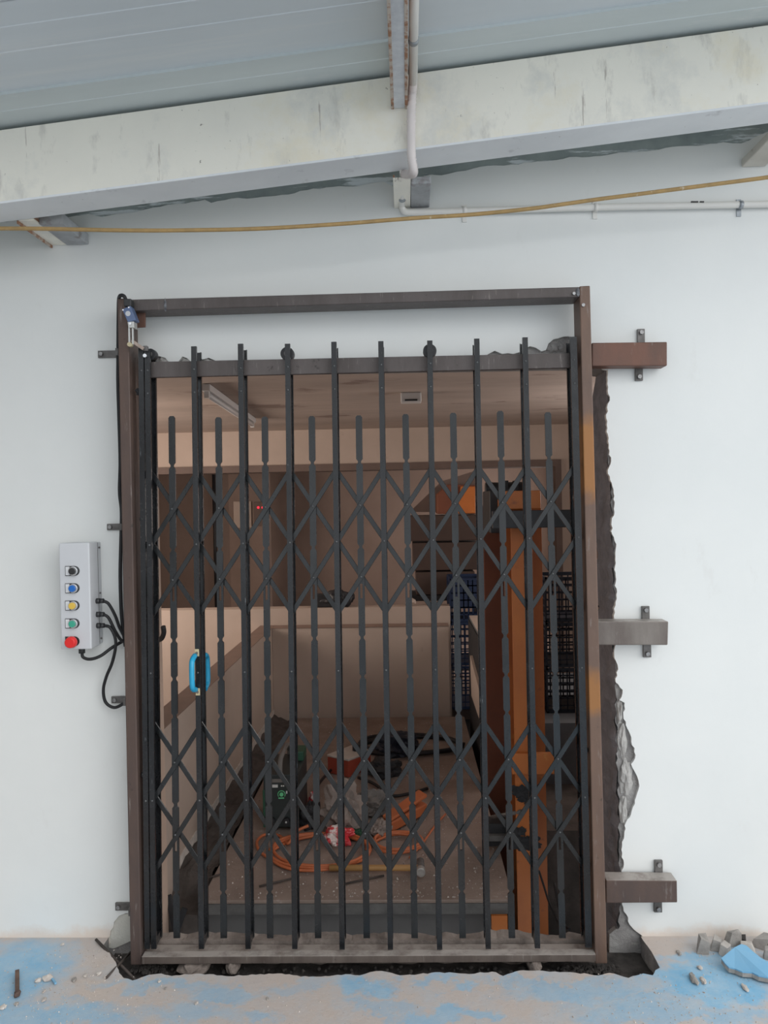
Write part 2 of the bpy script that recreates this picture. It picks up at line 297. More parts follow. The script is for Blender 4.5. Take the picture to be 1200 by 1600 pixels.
# ------------------------------------------------------------------ mesh builder
WO = {}
def worg(o): return WO[o] if o is not None else Vector((0, 0, 0))
class MB:
    def __init__(s): s.v = []; s.f = []; s.sm = []
    def add(s, vs, fs, smooth=False):
        n = len(s.v); s.v += [Vector(v) for v in vs]
        for f in fs: s.f.append([i + n for i in f]); s.sm.append(smooth)
        return s
    def hexa(s, a):
        return s.add(a, [(0, 3, 2, 1), (4, 5, 6, 7), (0, 1, 5, 4), (1, 2, 6, 5), (2, 3, 7, 6), (3, 0, 4, 7)])
    def box(s, x0, x1, y0, y1, z0, z1):
        return s.hexa([(x0, y0, z0), (x1, y0, z0), (x1, y1, z0), (x0, y1, z0), (x0, y0, z1), (x1, y0, z1), (x1, y1, z1), (x0, y1, z1)])
    def bar(s, a, b, w, t, n=(0, 1, 0)):
        """box from a to b; w across in the plane, t along n (starting at the a-b line, going +n)"""
        a = Vector(a); b = Vector(b); n = Vector(n).normalized(); d = (b - a).normalized(); u = d.cross(n).normalized() * (w / 2); n = n * t
        return s.hexa([a - u, a + u, a + u + n, a - u + n, b - u, b + u, b + u + n, b - u + n])
    def sweep(s, poly, p0, p1, xa=(1, 0, 0), ya=(0, 1, 0)):
        p0 = Vector(p0); p1 = Vector(p1); xa = Vector(xa); ya = Vector(ya); k = len(poly)
        vs = [p0 + xa * x + ya * y for x, y in poly] + [p1 + xa * x + ya * y for x, y in poly]
        fs = [(i, (i + 1) % k, k + (i + 1) % k, k + i) for i in range(k)] + [tuple(range(k - 1, -1, -1)), tuple(range(k, 2 * k))]
        return s.add(vs, fs)
    def prism(s, pts, ext):
        pts = [Vector(p) for p in pts]; ext = Vector(ext); k = len(pts)
        vs = pts + [p + ext for p in pts]
        fs = [tuple(range(k - 1, -1, -1)), tuple(range(k, 2 * k))] + [(i, (i + 1) % k, k + (i + 1) % k, k + i) for i in range(k)]
        return s.add(vs, fs)
    def tube(s, pts, r, n=8, cap=True, rf=None):
        pts = [Vector(p) for p in pts]; vs = []; fs = []
        prev = None
        for i, p in enumerate(pts):
            d = (pts[min(i + 1, len(pts) - 1)] - pts[max(i - 1, 0)]).normalized()
            if prev is None:
                u = d.orthogonal().normalized()
            else:
                u = (prev - d * prev.dot(d)).normalized()
            prev = u; w = d.cross(u); rr = rf(i) if rf else r
            for k in range(n):
                a = 2 * PI * k / n; vs.append(p + (u * math.cos(a) + w * math.sin(a)) * rr)
        for i in range(len(pts) - 1):
            for k in range(n):
                fs.append((i * n + k, i * n + (k + 1) % n, (i + 1) * n + (k + 1) % n, (i + 1) * n + k))
        s.add(vs, fs, True)
        if cap:
            m = len(s.v) - len(vs)
            s.f.append([m + k for k in range(n - 1, -1, -1)]); s.sm.append(False)
            s.f.append([m + (len(pts) - 1) * n + k for k in range(n)]); s.sm.append(False)
        return s
    def cyl(s, a, b, r, n=16, r2=None):
        a = Vector(a); b = Vector(b); rs = [r, r if r2 is None else r2]
        return s.tube([a, b], r, n, True, lambda i: rs[i])
    def dome(s, c, ax, r, h, n=8):
        c = Vector(c); ax = Vector(ax).normalized(); u = ax.orthogonal().normalized(); w = ax.cross(u); vs = []; fs = []
        for j, (rr, hh) in enumerate(((1, 0), (0.75, 0.65), (0.0, 1.0))):
            for k in range(n if rr else 1):
                a = 2 * PI * k / n; vs.append(c + (u * math.cos(a) + w * math.sin(a)) * r * rr + ax * h * hh)
        for k in range(n):
            fs.append((k, (k + 1) % n, n + (k + 1) % n, n + k)); fs.append((n + k, n + (k + 1) % n, 2 * n))
        return s.add(vs, fs, True)
    def rock(s, c, sx, sy, sz, seed, rough=0.35, flat=0.0, sub=1, smooth=False):
        t = (1 + 5 ** .5) / 2
        vs = [Vector(v).normalized() for v in ((-1, t, 0), (1, t, 0), (-1, -t, 0), (1, -t, 0), (0, -1, t), (0, 1, t), (0, -1, -t), (0, 1, -t), (t, 0, -1), (t, 0, 1), (-t, 0, -1), (-t, 0, 1))]
        fs = [(0, 11, 5), (0, 5, 1), (0, 1, 7), (0, 7, 10), (0, 10, 11), (1, 5, 9), (5, 11, 4), (11, 10, 2), (10, 7, 6), (7, 1, 8), (3, 9, 4), (3, 4, 2), (3, 2, 6), (3, 6, 8), (3, 8, 9), (4, 9, 5), (2, 4, 11), (6, 2, 10), (8, 6, 7), (9, 8, 1)]
        for _ in range(sub):
            cache = {}; nf = []
            def mid(a, b):
                k = (min(a, b), max(a, b))
                if k not in cache: vs.append((vs[a] + vs[b]).normalized()); cache[k] = len(vs) - 1
                return cache[k]
            for a, b, c_ in fs:
                x, y, z = mid(a, b), mid(b, c_), mid(c_, a); nf += [(a, x, z), (b, y, x), (c_, z, y), (x, y, z)]
            fs = nf
        c = Vector(c); out = []
        for v in vs:
            k = 1 + rough * (noise.noise(v * 1.6 + Vector((seed * 7.3, seed * 3.1, seed))) + 0.5 * noise.noise(v * 4.1 + Vector((seed, seed * 5.7, 1))))
            p = Vector((v.x * sx, v.y * sy, v.z * sz)) * k
            if p.z < -sz * (1 - flat): p.z = -sz * (1 - flat)
            out.append(c + p)
        return s.add(out, fs, smooth)
    def build(s, name, material, parent=None, bevel=0.0, origin=None, segs=2):
        vs = s.v
        lo = Vector([min(v[i] for v in vs) for i in range(3)]); hi = Vector([max(v[i] for v in vs) for i in range(3)])
        o0 = Vector(origin) if origin is not None else Vector(((lo.x + hi.x) / 2, (lo.y + hi.y) / 2, lo.z))
        me = bpy.data.meshes.new(name)
        me.from_pydata([tuple(v - o0) for v in vs], [], s.f)
        me.polygons.foreach_set('use_smooth', s.sm); me.update()
        me.materials.append(MATS[material])
        o = bpy.data.objects.new(name, me); col.objects.link(o)
        WO[o] = o0
        if parent is not None:
            o.parent = parent
        o.location = o0 - worg(parent)
        if bevel:
            b = o.modifiers.new('bevel', 'BEVEL'); b.width = bevel; b.segments = segs; b.limit_method = 'ANGLE'; b.angle_limit = math.radians(50)
        return o
def copy_at(src, loc, parent=None, name=None):
    o = bpy.data.objects.new(name or src.name.split('.')[0], src.data); col.objects.link(o)
    loc = Vector(loc); WO[o] = loc
    if parent is not None: o.parent = parent
    o.location = loc - worg(parent)
    o.rotation_euler = src.rotation_euler
    for m in src.modifiers:
        n = o.modifiers.new(m.name, m.type)
        if m.type == 'BEVEL':
            n.width = m.width; n.segments = m.segments; n.limit_method = m.limit_method; n.angle_limit = m.angle_limit
    return o
def thing(name, label, cat, loc, group=None):
    o = bpy.data.objects.new(name, None); col.objects.link(o); o.empty_display_size = 0.05
    o.location = loc; WO[o] = Vector(loc)
    return tag(o, label, cat, group)
def tag(o, label, cat, group=None, kind=None):
    o['label'] = label; o['category'] = cat
    if group: o['group'] = group
    if kind: o['kind'] = kind
    return o
def struct(o, label=None):
    o['kind'] = 'structure'
    if label: o['label'] = label
    return o
def spline(pts, n=8):
    pts = [Vector(p) for p in pts]; out = []
    P = [pts[0] * 2 - pts[1]] + pts + [pts[-1] * 2 - pts[-2]]
    for i in range(1, len(P) - 2):
        a, b, c, d = P[i - 1], P[i], P[i + 1], P[i + 2]
        for k in range(n):
            t = k / n
            out.append(0.5 * ((2 * b) + (c - a) * t + (2 * a - 5 * b + 4 * c - d) * t * t + (3 * b - a - 3 * c + d) * t ** 3))
    out.append(pts[-1]); return out
def lerp(a, b, t): return a + (b - a) * t
def jag(pts, amp, step, seed=0):
    """refine a polyline (in the wall plane) with a broken edge"""
    out = []
    rnd = random.Random(seed)
    for a, b in zip(pts, pts[1:]):
        a = Vector(a); b = Vector(b); L = (b - a).length; n = max(1, int(L / step)); d = (b - a).normalized() if L else Vector((1, 0, 0))
        nn = Vector((-d.z, 0, d.x))
        out.append(a)
        for k in range(1, n):
            out.append(a.lerp(b, k / n) + nn * rnd.uniform(-amp, amp))
    out.append(Vector(pts[-1])); return out

# ================================================================== SETTING
# ---- porch floor
notch_px = [(160, 1479), (168, 1484), (174, 1495), (182, 1506), (186, 1520), (193, 1528), (207, 1532), (221, 1527), (233, 1523), (252, 1521), (268, 1525), (288, 1522), (327, 1522), (352, 1525), (400, 1523), (440, 1521), (470, 1526),
            (508, 1525), (540, 1522), (562, 1524), (578, 1519), (596, 1517), (612, 1520), (625, 1524), (655, 1522), (687, 1519), (710, 1520), (733, 1522), (750, 1519), (775, 1519), (786, 1525), (800, 1520), (817, 1516), (850, 1517),
            (875, 1519), (900, 1520), (920, 1522), (935, 1524), (952, 1520), (968, 1524), (982, 1528), (995, 1524), (1005, 1521), (1020, 1524), (1024, 1516), (1031, 1512), (1025, 1500), (1018, 1487), (1010, 1476), (1004, 1468)]
notch = [G(x, y) for x, y in notch_px]
nl = Vector((notch[0].x, 0, 0)); nr = Vector((notch[-1].x, 0, 0))
fine = []
rn = random.Random(5)
for a, b in zip(notch, notch[1:]):
    fine.append(a); n = max(1, int((b - a).length / 0.012))
    for k in range(1, n): fine.append(a.lerp(b, k / n) + Vector((0, rn.uniform(-.003, .003), 0)))
fine.append(notch[-1])
fpoly = [Vector((-7, 0, 0)), nl] + fine + [nr, Vector((7, 0, 0)), Vector((7, -9, 0)), Vector((-7, -9, 0))]
floor = struct(MB().prism([p + Vector((0, 0, -.12)) for p in reversed(fpoly)], (0, 0, .12)).build('floor', 'painted_floor', origin=(0, 0, 0)),
               'worn blue painted concrete floor dusted with plaster')
floor.data.materials.append(MATS['concrete'])
for pl_ in floor.data.polygons:
    if abs(pl_.normal.z) < .5: pl_.material_index = 1
tb = MB()
for i in range(60):          # rough bottom of the cut channel under the sill
    x0 = -1.0 + i * 2.05 / 60; x1 = x0 + 2.05 / 60
    for j in range(6):
        y0 = -.30 + j * .06; y1 = y0 + .06
        def tz(x, y):
            z = -.060 + .018 * noise.noise(Vector((x * 14, y * 14, 3)))
            return z - (.05 if x > .83 else 0)
        tb.add([(x0, y0, tz(x0, y0)), (x1, y0, tz(x1, y0)), (x1, y1, tz(x1, y1)), (x0, y1, tz(x0, y1))], [(0, 1, 2, 3)])
tb.box(-1.0, 1.05, -.34, .0, -.25, -.14)
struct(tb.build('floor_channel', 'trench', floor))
# concrete packing under the sill
for k, (x0, x1, y0, y1) in enumerate([(276, 322, 1509, 1526), (350, 372, 1508, 1522), (826, 848, 1504, 1520)]):
    a = U(x0, y1, -.14); b = U(x1, y0, -.14)
    m = MB().rock(((a.x + b.x) / 2, -.10, a.z + .012), (b.x - a.x) / 2 * 1.05, .05, .022, k + 3, .25, sub=2)
    m.build('packing_block', 'mortar', floor)
# mortar ridge at the back edge of the sill
rm = MB(); ridge = []
for i in range(81):
    x = -.86 + i * 1.45 / 80
    h = .010 + .016 * max(0, noise.noise(Vector((x * 5, 2.2, 0)))) + .010 * noise.noise(Vector((x * 22, 0.4, 0))) + .006 * noise.noise(Vector((x * 60, 0.4, 0))) + 0
    ridge.append((x, h))
for (xa, ha), (xb, hb) in zip(ridge, ridge[1:]):
    rm.add([(xa, -.045, -.08), (xb, -.045, -.08), (xb, -.03, hb * .6), (xa, -.03, ha * .6), (xa, .0, ha), (xb, .0, hb), (xb, .05, -.1), (xa, .05, -.1)],
           [(0, 1, 2, 3), (3, 2, 5, 4), (4, 5, 6, 7)])
struct(rm.build('floor_broken_edge', 'mortar', floor))

# ---- front wall: concrete body with a plaster and paint skin
right_px = [(938, 573), (950, 578), (949, 600), (953, 620), (947, 648), (951, 700), (955, 720), (950, 740), (957, 760), (960, 790), (955, 830), (963, 850), (960, 890), (963, 930), (959, 962), (962, 1000), (960, 1028), (966, 1046),
            (962, 1066), (973, 1078), (968, 1094), (976, 1098), (974, 1118), (985, 1148), (993, 1180), (986, 1194), (996, 1214), (999, 1228), (992, 1250), (986, 1272), (976, 1290), (975, 1310), (971, 1328), (975, 1350), (970, 1372),
            (972, 1400), (974, 1418), (984, 1445), (990, 1452), (1004, 1463)]
top_px = [(217, 566), (236, 563), (247, 556), (258, 559), (265, 567), (277, 567), (285, 557), (297, 564), (303, 568), (311, 561), (326, 559), (336, 563), (350, 569), (384, 567), (391, 562), (410, 564), (432, 567), (450, 570), (520, 568),
          (600, 566), (690, 562), (755, 558), (765, 552), (773, 548), (785, 553), (802, 553), (816, 549), (828, 541), (837, 543), (846, 549), (853, 547), (857, 537), (865, 530), (880, 526), (895, 527), (912, 530), (930, 545)]
wall_top_px = [(1260, 196), (1200, 206), (1180, 214), (1158, 224), (1130, 222), (1100, 227), (1040, 231), (1000, 237), (980, 238), (930, 244), (900, 245), (860, 251), (800, 257), (762, 259), (740, 263), (715, 268), (690, 274), (672, 273), (640, 278), (614, 291), (600, 284),
               (575, 287), (560, 291), (520, 292), (480, 297), (450, 304), (400, 309), (372, 309), (330, 317), (320, 312), (290, 318), (262, 320), (228, 327), (200, 333), (160, 339), (139, 334), (80, 345), (30, 343), (0, 347), (-60, 356)]
L_px = [(168, 1479), (172, 1462), (178, 1441), (186, 1431), (196, 1427), (217, 1425)]
plaster = [Vector((-6, 0, 0))] + jag([U(x, y, 0) for x, y in L_px], .006, .012, 1) + jag([U(x, y, 0) for x, y in top_px], .003, .014, 2)[0:] + \
          jag([U(x, y, 0) for x, y in right_px], .0035, .010, 3) + [Vector((U(1007, 1466, 0).x, 0, 0)), Vector((6, 0, 0))]
wt = jag([U(x, y, 0) for x, y in wall_top_px], .003, .02, 4)
sl = (wt[0].z - wt[-1].z) / (wt[0].x - wt[-1].x)
plaster += [Vector((6, 0, wt[0].z + (6 - wt[0].x) * sl))] + wt + [Vector((-6, 0, wt[-1].z + (-6 - wt[-1].x) * sl))]
wall = struct(MB().prism(plaster, (0, .018, 0)).build('wall_front', 'wall_paint', origin=(0, 0, 0)), 'white painted wall around the gate opening')
XL = U(217, 900, 0).x
edge_px = [(958, 575), (952, 620), (950, 700), (953, 740), (957, 800), (960, 900), (961, 1000), (962, 1080), (963, 1150), (966, 1220), (968, 1300), (969, 1400), (966, 1460), (958, 1500)]
edge = jag([U(x, y, .012) for x, y in edge_px], .005, .014, 9)
edge = [Vector((p.x, .012, p.z)) for p in edge]
body = [Vector((-6, .012, -.25)), Vector((XL, .012, -.25)), Vector((XL, .012, U(217, 575, .012).z)), Vector((U(900, 563, .012).x, .012, U(900, 563, .012).z))] + edge + \
       [Vector((edge[-1].x, .012, -.25)), Vector((6, .012, -.25)), Vector((6, .012, 3.6)), Vector((-6, .012, 3.2))]
struct(MB().prism(body, (0, .19, 0)).build('wall_core', 'concrete', wall))
# right reveal: hacked dark concrete
rv = MB(); NY = 7; ez_ = sorted([p for p in edge], key=lambda p: -p.z); grid = []
NZ = 120
def edge_x(z):
    for a, b in zip(ez_, ez_[1:]):
        if b.z <= z <= a.z: return lerp(a.x, b.x, (a.z - z) / max(1e-6, a.z - b.z))
    return ez_[0].x if z > ez_[0].z else ez_[-1].x
z1_, z0_ = ez_[0].z, -.2
for i in range(NZ + 1):
    z = lerp(z1_, z0_, i / NZ); row = []
    for j in range(NY + 1):
        y = .010 + j * .195 / NY
        row.append(Vector((edge_x(z) - .004 + .010 * noise.noise(Vector((y * 22, z * 18, 1.7))) - .004 * j / NY - (.003 if j else -.002), y, z)))
    grid.append(row)
vsl = [v for r in grid for v in r]; w_ = NY + 1
rv.add(vsl, [(i * w_ + j, i * w_ + j + 1, (i + 1) * w_ + j + 1, (i + 1) * w_ + j) for i in range(NZ) for j in range(NY)])
struct(rv.build('wall_right_reveal', 'dark_concrete', wall))
# exposed broken concrete where plaster fell off beside the reveal
for k, (x, y, sx, sz) in enumerate([(968, 1112, .010, .04), (972, 1160, .016, .06), (978, 1215, .020, .055), (974, 1265, .014, .05), (862, 543, .018, .018), (880, 540, .020, .022), (256, 566, .018, .016), (290, 567, .020, .018), (323, 568, .022, .015), (405, 568, .02, .010)]):
    p = U(x, y, .012)
    struct(MB().rock(p, sx, .012, sz, k + 20, .5, sub=2).build('wall_broken_concrete', 'concrete' if x > 850 and y < 600 else 'concrete_light', wall))
# left reveal
struct(MB().box(XL, XL + .006, .0, .205, -.1, U(217, 575, 0).z).build('wall_left_reveal', 'reveal_cream', wall, bevel=.002))
# hole beside the right post in the floor: hacked concrete faces
hole = [(U(x, y, .010)) for x, y in ((952, 1460), (962, 1452), (980, 1452), (992, 1455), (1000, 1466), (1006, 1484), (1010, 1500), (1010, 1540), (952, 1540))]
struct(MB().prism(hole, (0, .02, 0)).build('wall_hole_face', 'concrete', wall))
# old plaster showing at the left foot of the wall
oldp = [U(x, y, .006) for x, y in ((160, 1479), (166, 1462), (174, 1440), (186, 1429), (230, 1424), (230, 1466), (205, 1470), (192, 1476), (178, 1482))]
struct(MB().prism(oldp, (0, .008, 0)).build('wall_old_plaster', 'old_plaster', wall))
# steel edge above the paint line
z0, z1 = wt[-1].z, wt[0].z
fb = MB()
xa, xb = -5.5, 5.5
def wz(x): return wt[-1].z + (x - wt[-1].x) * sl
fb.hexa([(xa, .004, wz(xa) - .03), (xb, .004, wz(xb) - .03), (xb, .012, wz(xb) - .03), (xa, .012, wz(xa) - .03), (xa, .004, wz(xa) + .30), (xb, .004, wz(xb) + .30), (xb, .012, wz(xb) + .30), (xa, .012, wz(xa) + .30)])
struct(fb.build('trim_1', 'fascia_green', origin=(0, 0, 0)), 'grey green steel edge strip along the top of the wall')

sd_ = struct(MB().box(-1.85, -1.7, -3.6, -.001, 0, 2.15).build('wall_left_blocker', 'concrete'), 'added plain wall left of the picture that shades the front wall')  # unseen wall added to block sky light from the left
# ---- roof: sheets, cream beam, rafter
YB = -.35
def line_at(p, q):
    s_ = (q.z - p.z) / (q.x - p.x)
    return lambda x: p.z + (x - p.x) * s_
bt = line_at(U(0, 203, YB), U(1200, 39, YB)); bb = line_at(U(0, 316, YB), U(1200, 160, YB))
X0, X1 = -4.6, 4.6
beam = thing('roof_beam', 'cream painted steel roof beam running across above the gate', 'beam', (0, YB, bb(0)))
MB().hexa([(X0, YB, bb(X0)), (X1, YB, bb(X1)), (X1, YB + .008, bb(X1)), (X0, YB + .008, bb(X0)), (X0, YB, bt(X0)), (X1, YB, bt(X1)), (X1, YB + .008, bt(X1)), (X0, YB + .008, bt(X0))]).build('web', 'beam_paint', beam, bevel=.002)
MB().hexa([(X0, YB, bb(X0) - .004), (X1, YB, bb(X1) - .004), (X1, YB + .125, bb(X1) - .004), (X0, YB + .125, bb(X0) - .004), (X0, YB, bb(X0) + .004), (X1, YB, bb(X1) + .004), (X1, YB + .125, bb(X1) + .004), (X0, YB + .125, bb(X0) + .004)]).build('bottom_flange', 'flange_floor_bounce', beam, bevel=.002)
MB().hexa([(X0, YB + .009, bt(X0) - .008), (X1, YB + .009, bt(X1) - .008), (X1, YB + .125, bt(X1) - .008), (X0, YB + .125, bt(X0) - .008), (X0, YB + .009, bt(X0)), (X1, YB + .009, bt(X1)), (X1, YB + .125, bt(X1)), (X0, YB + .125, bt(X0))]).build('top_flange', 'beam_paint', beam)
MB().hexa([(X0, YB + .117, bb(X0)), (X1, YB + .117, bb(X1)), (X1, YB + .125, bb(X1)), (X0, YB + .125, bb(X0)), (X0, YB + .117, bt(X0)), (X1, YB + .117, bt(X1)), (X1, YB + .125, bt(X1)), (X0, YB + .125, bt(X0))]).build('rear_web', 'beam_paint', beam)
# sheets: profile across Y, swept along the slope in X
roof = thing('ceiling', 'ribbed grey metal porch roof sheeting over the beam', 'roof', (0, -1, bt(0)))
del roof['category']; struct(roof)
def sheet(y0, y1, lift, ribs, material):
    prof = [(y0, lift)]
    for r in ribs:
        prof += [(r + .006, lift), (r + .004, lift - .0015), (r - .004, lift - .0015), (r - .006, lift)]
    prof += [(y1, lift), (y1, lift + .03)]
    prof += [(y0, lift + .03)]
    k = len(prof); vs = []
    for x in (X0, X1):
        vs += [(x, y, bt(x) + z) for y, z in prof]
    fs = [(i, (i + 1) % k, k + (i + 1) % k, k + i) for i in range(k)] + [tuple(range(k)), tuple(range(2 * k - 1, k - 1, -1))]
    o = MB().add(vs, fs).build('roof_sheet', material, roof)
    return o
yy = U(600, 66, -.5); 
def y_on_roof(px, py):
    d = ray(px, py)   # meet the plane z = bt(x)+.012
    s_ = bt(1) - bt(0); t = (bt(0) + .012 + s_ * CAM.x - CAM.z) / (d.z - s_ * d.x); return (CAM + d * t).y
ye = y_on_roof(600, 66); yr = y_on_roof(600, 6)
sheet(-.02, ye, .012, [lerp(YB, ye, .45)], 'roof_metal_old')
sheet(ye + .004, ye - .33, .020, [yr, yr - .09], 'roof_metal')
y_ = ye - .326
for k in range(1):
    sheet(y_, y_ - .336, .020 - .004 * (k % 2), [y_ - .10, y_ - .20], 'roof_metal'); y_ -= .332
# rafter
ra = U(611, 168, YB - .003); rb = U(637, 168, YB - .003); zr = ra.z - .002
rafter = thing('roof_rafter', 'white rust edged steel channel rafter meeting the cream beam', 'rafter', (0, -1.5, zr))
YE = -1.2
MB().box(ra.x + .007, rb.x - .007, YE, YB - .002, zr, zr + .004).build('flange', 'galvanised', rafter)
for xs, xe in ((ra.x, ra.x + .008), (rb.x - .008, rb.x)):
    MB().box(xs, xe, YE, YB - .002, zr - .003, zr + .008).build('edge_lip', 'rusty_lip', rafter, bevel=.001)
MB().box(ra.x, ra.x + .005, YE, YB - .002, zr + .008, zr + .085).build('side_web', 'beam_paint', rafter)
MB().box(rb.x - .005, rb.x, YE, YB - .002, zr + .008, zr + .085).build('side_web', 'rusty_lip', rafter)

# ---- stub brackets between wall and beam
def stub(label, x0, x1, yb, x2, ybk, bm='grey_block'):
    a = U(x0, yb, 0); b = U(x1, yb, 0); c = U(x2, ybk, 0); z = b.z
    t = thing('beam_bracket', label, 'bracket', ((a.x + b.x) / 2, -.1, z), 'brackets under the cream roof beam')
    top = min(bb(a.x), bb(c.x)) + .02
    yn = YB + .127
    MB().box(a.x, b.x, yn, -.001, z, z + .006).build('flange', 'beam_paint', t, bevel=.001)
    MB().box(a.x, a.x + .005, yn, -.001, z + .006, bb(a.x) - .012).build('web', 'rusty_lip', t)
    MB().box(b.x - .008, b.x, yn, -.001, z + .006, z + .022).build('lip', 'rusty_lip', t)
    if c.x > b.x: MB().box(b.x + .001, c.x, yn + .03, -.001, c.z, bb(b.x) - .03 + .02).build('block', bm, t, bevel=.004)
    else: MB().box(c.x, a.x - .001, yn + .03, -.001, c.z, bb(c.x) - .03 + .02).build('block', bm, t, bevel=.004)
    return t
stub('rust stained channel bracket at far left under the cream beam', 80, 104, 383, 139, 366)
stub('channel bracket with grey block behind the white conduit bend', 616, 641, 325, 671, 325)
stub('pale bracket at far right edge under the cream beam', 1196, 1222, 256, 1158, 262, 'stub_beige')

# ================================================================== CONDUIT AND CABLES ABOVE
cw = thing('conduit_pipe', 'white plastic conduit dropping over the beam and along the wall', 'conduit', U(645, 330, -.03))
q0 = U(645, 138, YB - .035)
RC = .0118
MB().tube([(q0.x, -1.18, q0.z + .0), (q0.x, q0.y, q0.z)], RC, 12).build('overhead_pipe', 'pvc_white', cw)
fl = spline([q0 + Vector((0, -.10, .004)), q0 + Vector((0, -.03, 0)), U(643.5, 152, YB - .030), U(642.5, 200, YB - .022), U(643, 243, YB - .020), U(646, 268, YB + .0), U(641, 272, YB + .06), U(631, 272, YB + .13)], 14)
def rfx(i):
    t = i / len(fl)
    zone = .22 < t < .40 or .58 < t < .80
    return .0122 + (.0013 * (1 if i % 2 else -1) if zone else .0004 * (1 if i % 2 else -1))
MB().tube(fl, .012, 12, True, rfx).build('flexible_bend', 'pvc_pink', cw)
e0 = U(630, 270, YB + .13); e1 = U(628, 318, -.030); 
zc = U(640, 331, -.016)
wp = [e0 + Vector((0, -.01, 0)), lerp(e0, e1, .5), e1 + Vector((0, -.004, 0)), U(629, 326, -.020), U(634, 331, -.016), U(645, 331.5, -.016), U(700, 330.5, -.016), U(930, 324, -.016), U(1200, 319, -.016)]
last = wp[-1]; dirn = (wp[-1] - wp[-2]).normalized()
wp.append(last + dirn * 2.0)
MB().tube(spline(wp, 6), RC - .001, 12).build('wall_pipe', 'pvc_white', cw)
for (x, y) in ((726, 329), (931, 324), (1157, 320)):
    c = U(x, y, -.016)
    m = MB().tube([c + Vector((.006 * s, 0, 0)) for s in (-1, 1)], .0128, 12)
    m.box(c.x - .007, c.x + .007, -.004, -.0005, c.z - .032, c.z + .022)
    m.build('pipe_clip', 'clip_steel' if x > 1100 else 'pvc_white', cw)
c = Vector((q0.x, U(648, 62, -.5).y, q0.z)); d = ray(648, 62); tt = (q0.z - CAM.z) / d.z; c.y = (CAM + d * tt).y
MB().tube([c + Vector((0, -.008, 0)), c + Vector((0, .008, 0))], .0133, 12).build('pipe_clip', 'clip_steel', cw)
c = lerp(e0, e1, .80); MB().tube([c + Vector((0, -.006, 0)), c + Vector((0, .006, -.002))], .0125, 12).build('pipe_clip', 'clip_steel', cw)
pm = MB()
for i in range(9):
    if i == 5: continue
    p = U(1080 + i * 2.3, 315.2, -.0275); pm.box(p.x, p.x + .0034, p.y - .0006, p.y + .003, p.z - .002, p.z + .002)
pm.build('printed_text', 'print_black', cw)
oc = [(-120, 357, -.24), (0, 357, -.24), (70, 357.5, -.24), (140, 359, -.235), (200, 360, -.23), (270, 360, -.22), (400, 357.5, -.2), (530, 350, -.18), (600, 344.5, -.17), (660, 340, -.16), (740, 335, -.15), (830, 326, -.15), (870, 320.5, -.15), (930, 312, -.15), (1000, 303, -.16), (1100, 290, -.17), (1200, 277, -.18), (1330, 258, -.2)]
tag(MB().tube(spline([U(*p) for p in oc], 5), .0062, 8).build('hanging_cable', 'ochre_cable'), 'ochre yellow cable slung across the wall below the beam', 'cable')

# ================================================================== GATE FRAME
YF = -.125           # front face of the frame
frame = thing('gate_frame', 'raw brown steel door frame bolted to the white wall', 'door frame', U(575, 1508, YF))
def quad_post(name, tl, tr, bl, br, y0, y1, material, parent, bevel=.003):
    """tube whose front face has the four picture corners, extruded straight back"""
    pts = [U(*bl, y0), U(*br, y0), U(*tr, y0), U(*tl, y0)]
    return MB().prism(list(reversed(pts)), (0, y1 - y0, 0)).build(name, material, parent, bevel=bevel)
lp = quad_post('left_post', (183, 466), (200, 466), (204, 1508), (221, 1508), YF, -.040, 'steel_brown', frame)
rp = quad_post('right_post', (905.5, 447), (922, 446), (930, 1506), (949, 1506), YF, -.035, 'steel_right', frame)
tbar = quad_post('top_bar', (199, 468), (906, 448), (199, 486), (906, 464), YF + .002, -.035, 'steel_grey', frame)
# weld seam across top bar and blobs at corner
p = U(258, 477, YF); MB().rock((p.x, YF + .002, p.z), .004, .003, .019, 3, .5, sub=1).build('weld_seam', 'weld', frame)
p = U(903, 457, YF); MB().rock((p.x, YF + .001, p.z), .006, .004, .014, 5, .5, sub=1).build('weld_seam', 'weld', frame)
p = U(911, 477, YF); MB().cyl((p.x, YF - .006, p.z), (p.x, YF + .002, p.z), .0055, 6).build('corner_bolt', 'bolt', frame)
p = U(896.5, 459, YF); MB().cyl((p.x, YF - .006, p.z), (p.x, YF + .004, p.z), .005, 6).build('corner_bolt', 'bolt', frame)
# hinge-like lugs and weld blobs inside the left post
for (x, y) in ((216, 612), (222, 810), (225, 1210)):
    p = U(x, y, -.10); MB().rock(p, .008, .012, .012, x, .4, sub=1).build('weld_lug', 'machine_black', frame)
for (x, y) in ((899, 777), (915, 1172)):
    p = U(x, y, -.10); MB().rock(p, .008, .012, .013, x, .4, sub=1).build('weld_lug', 'machine_black', frame)
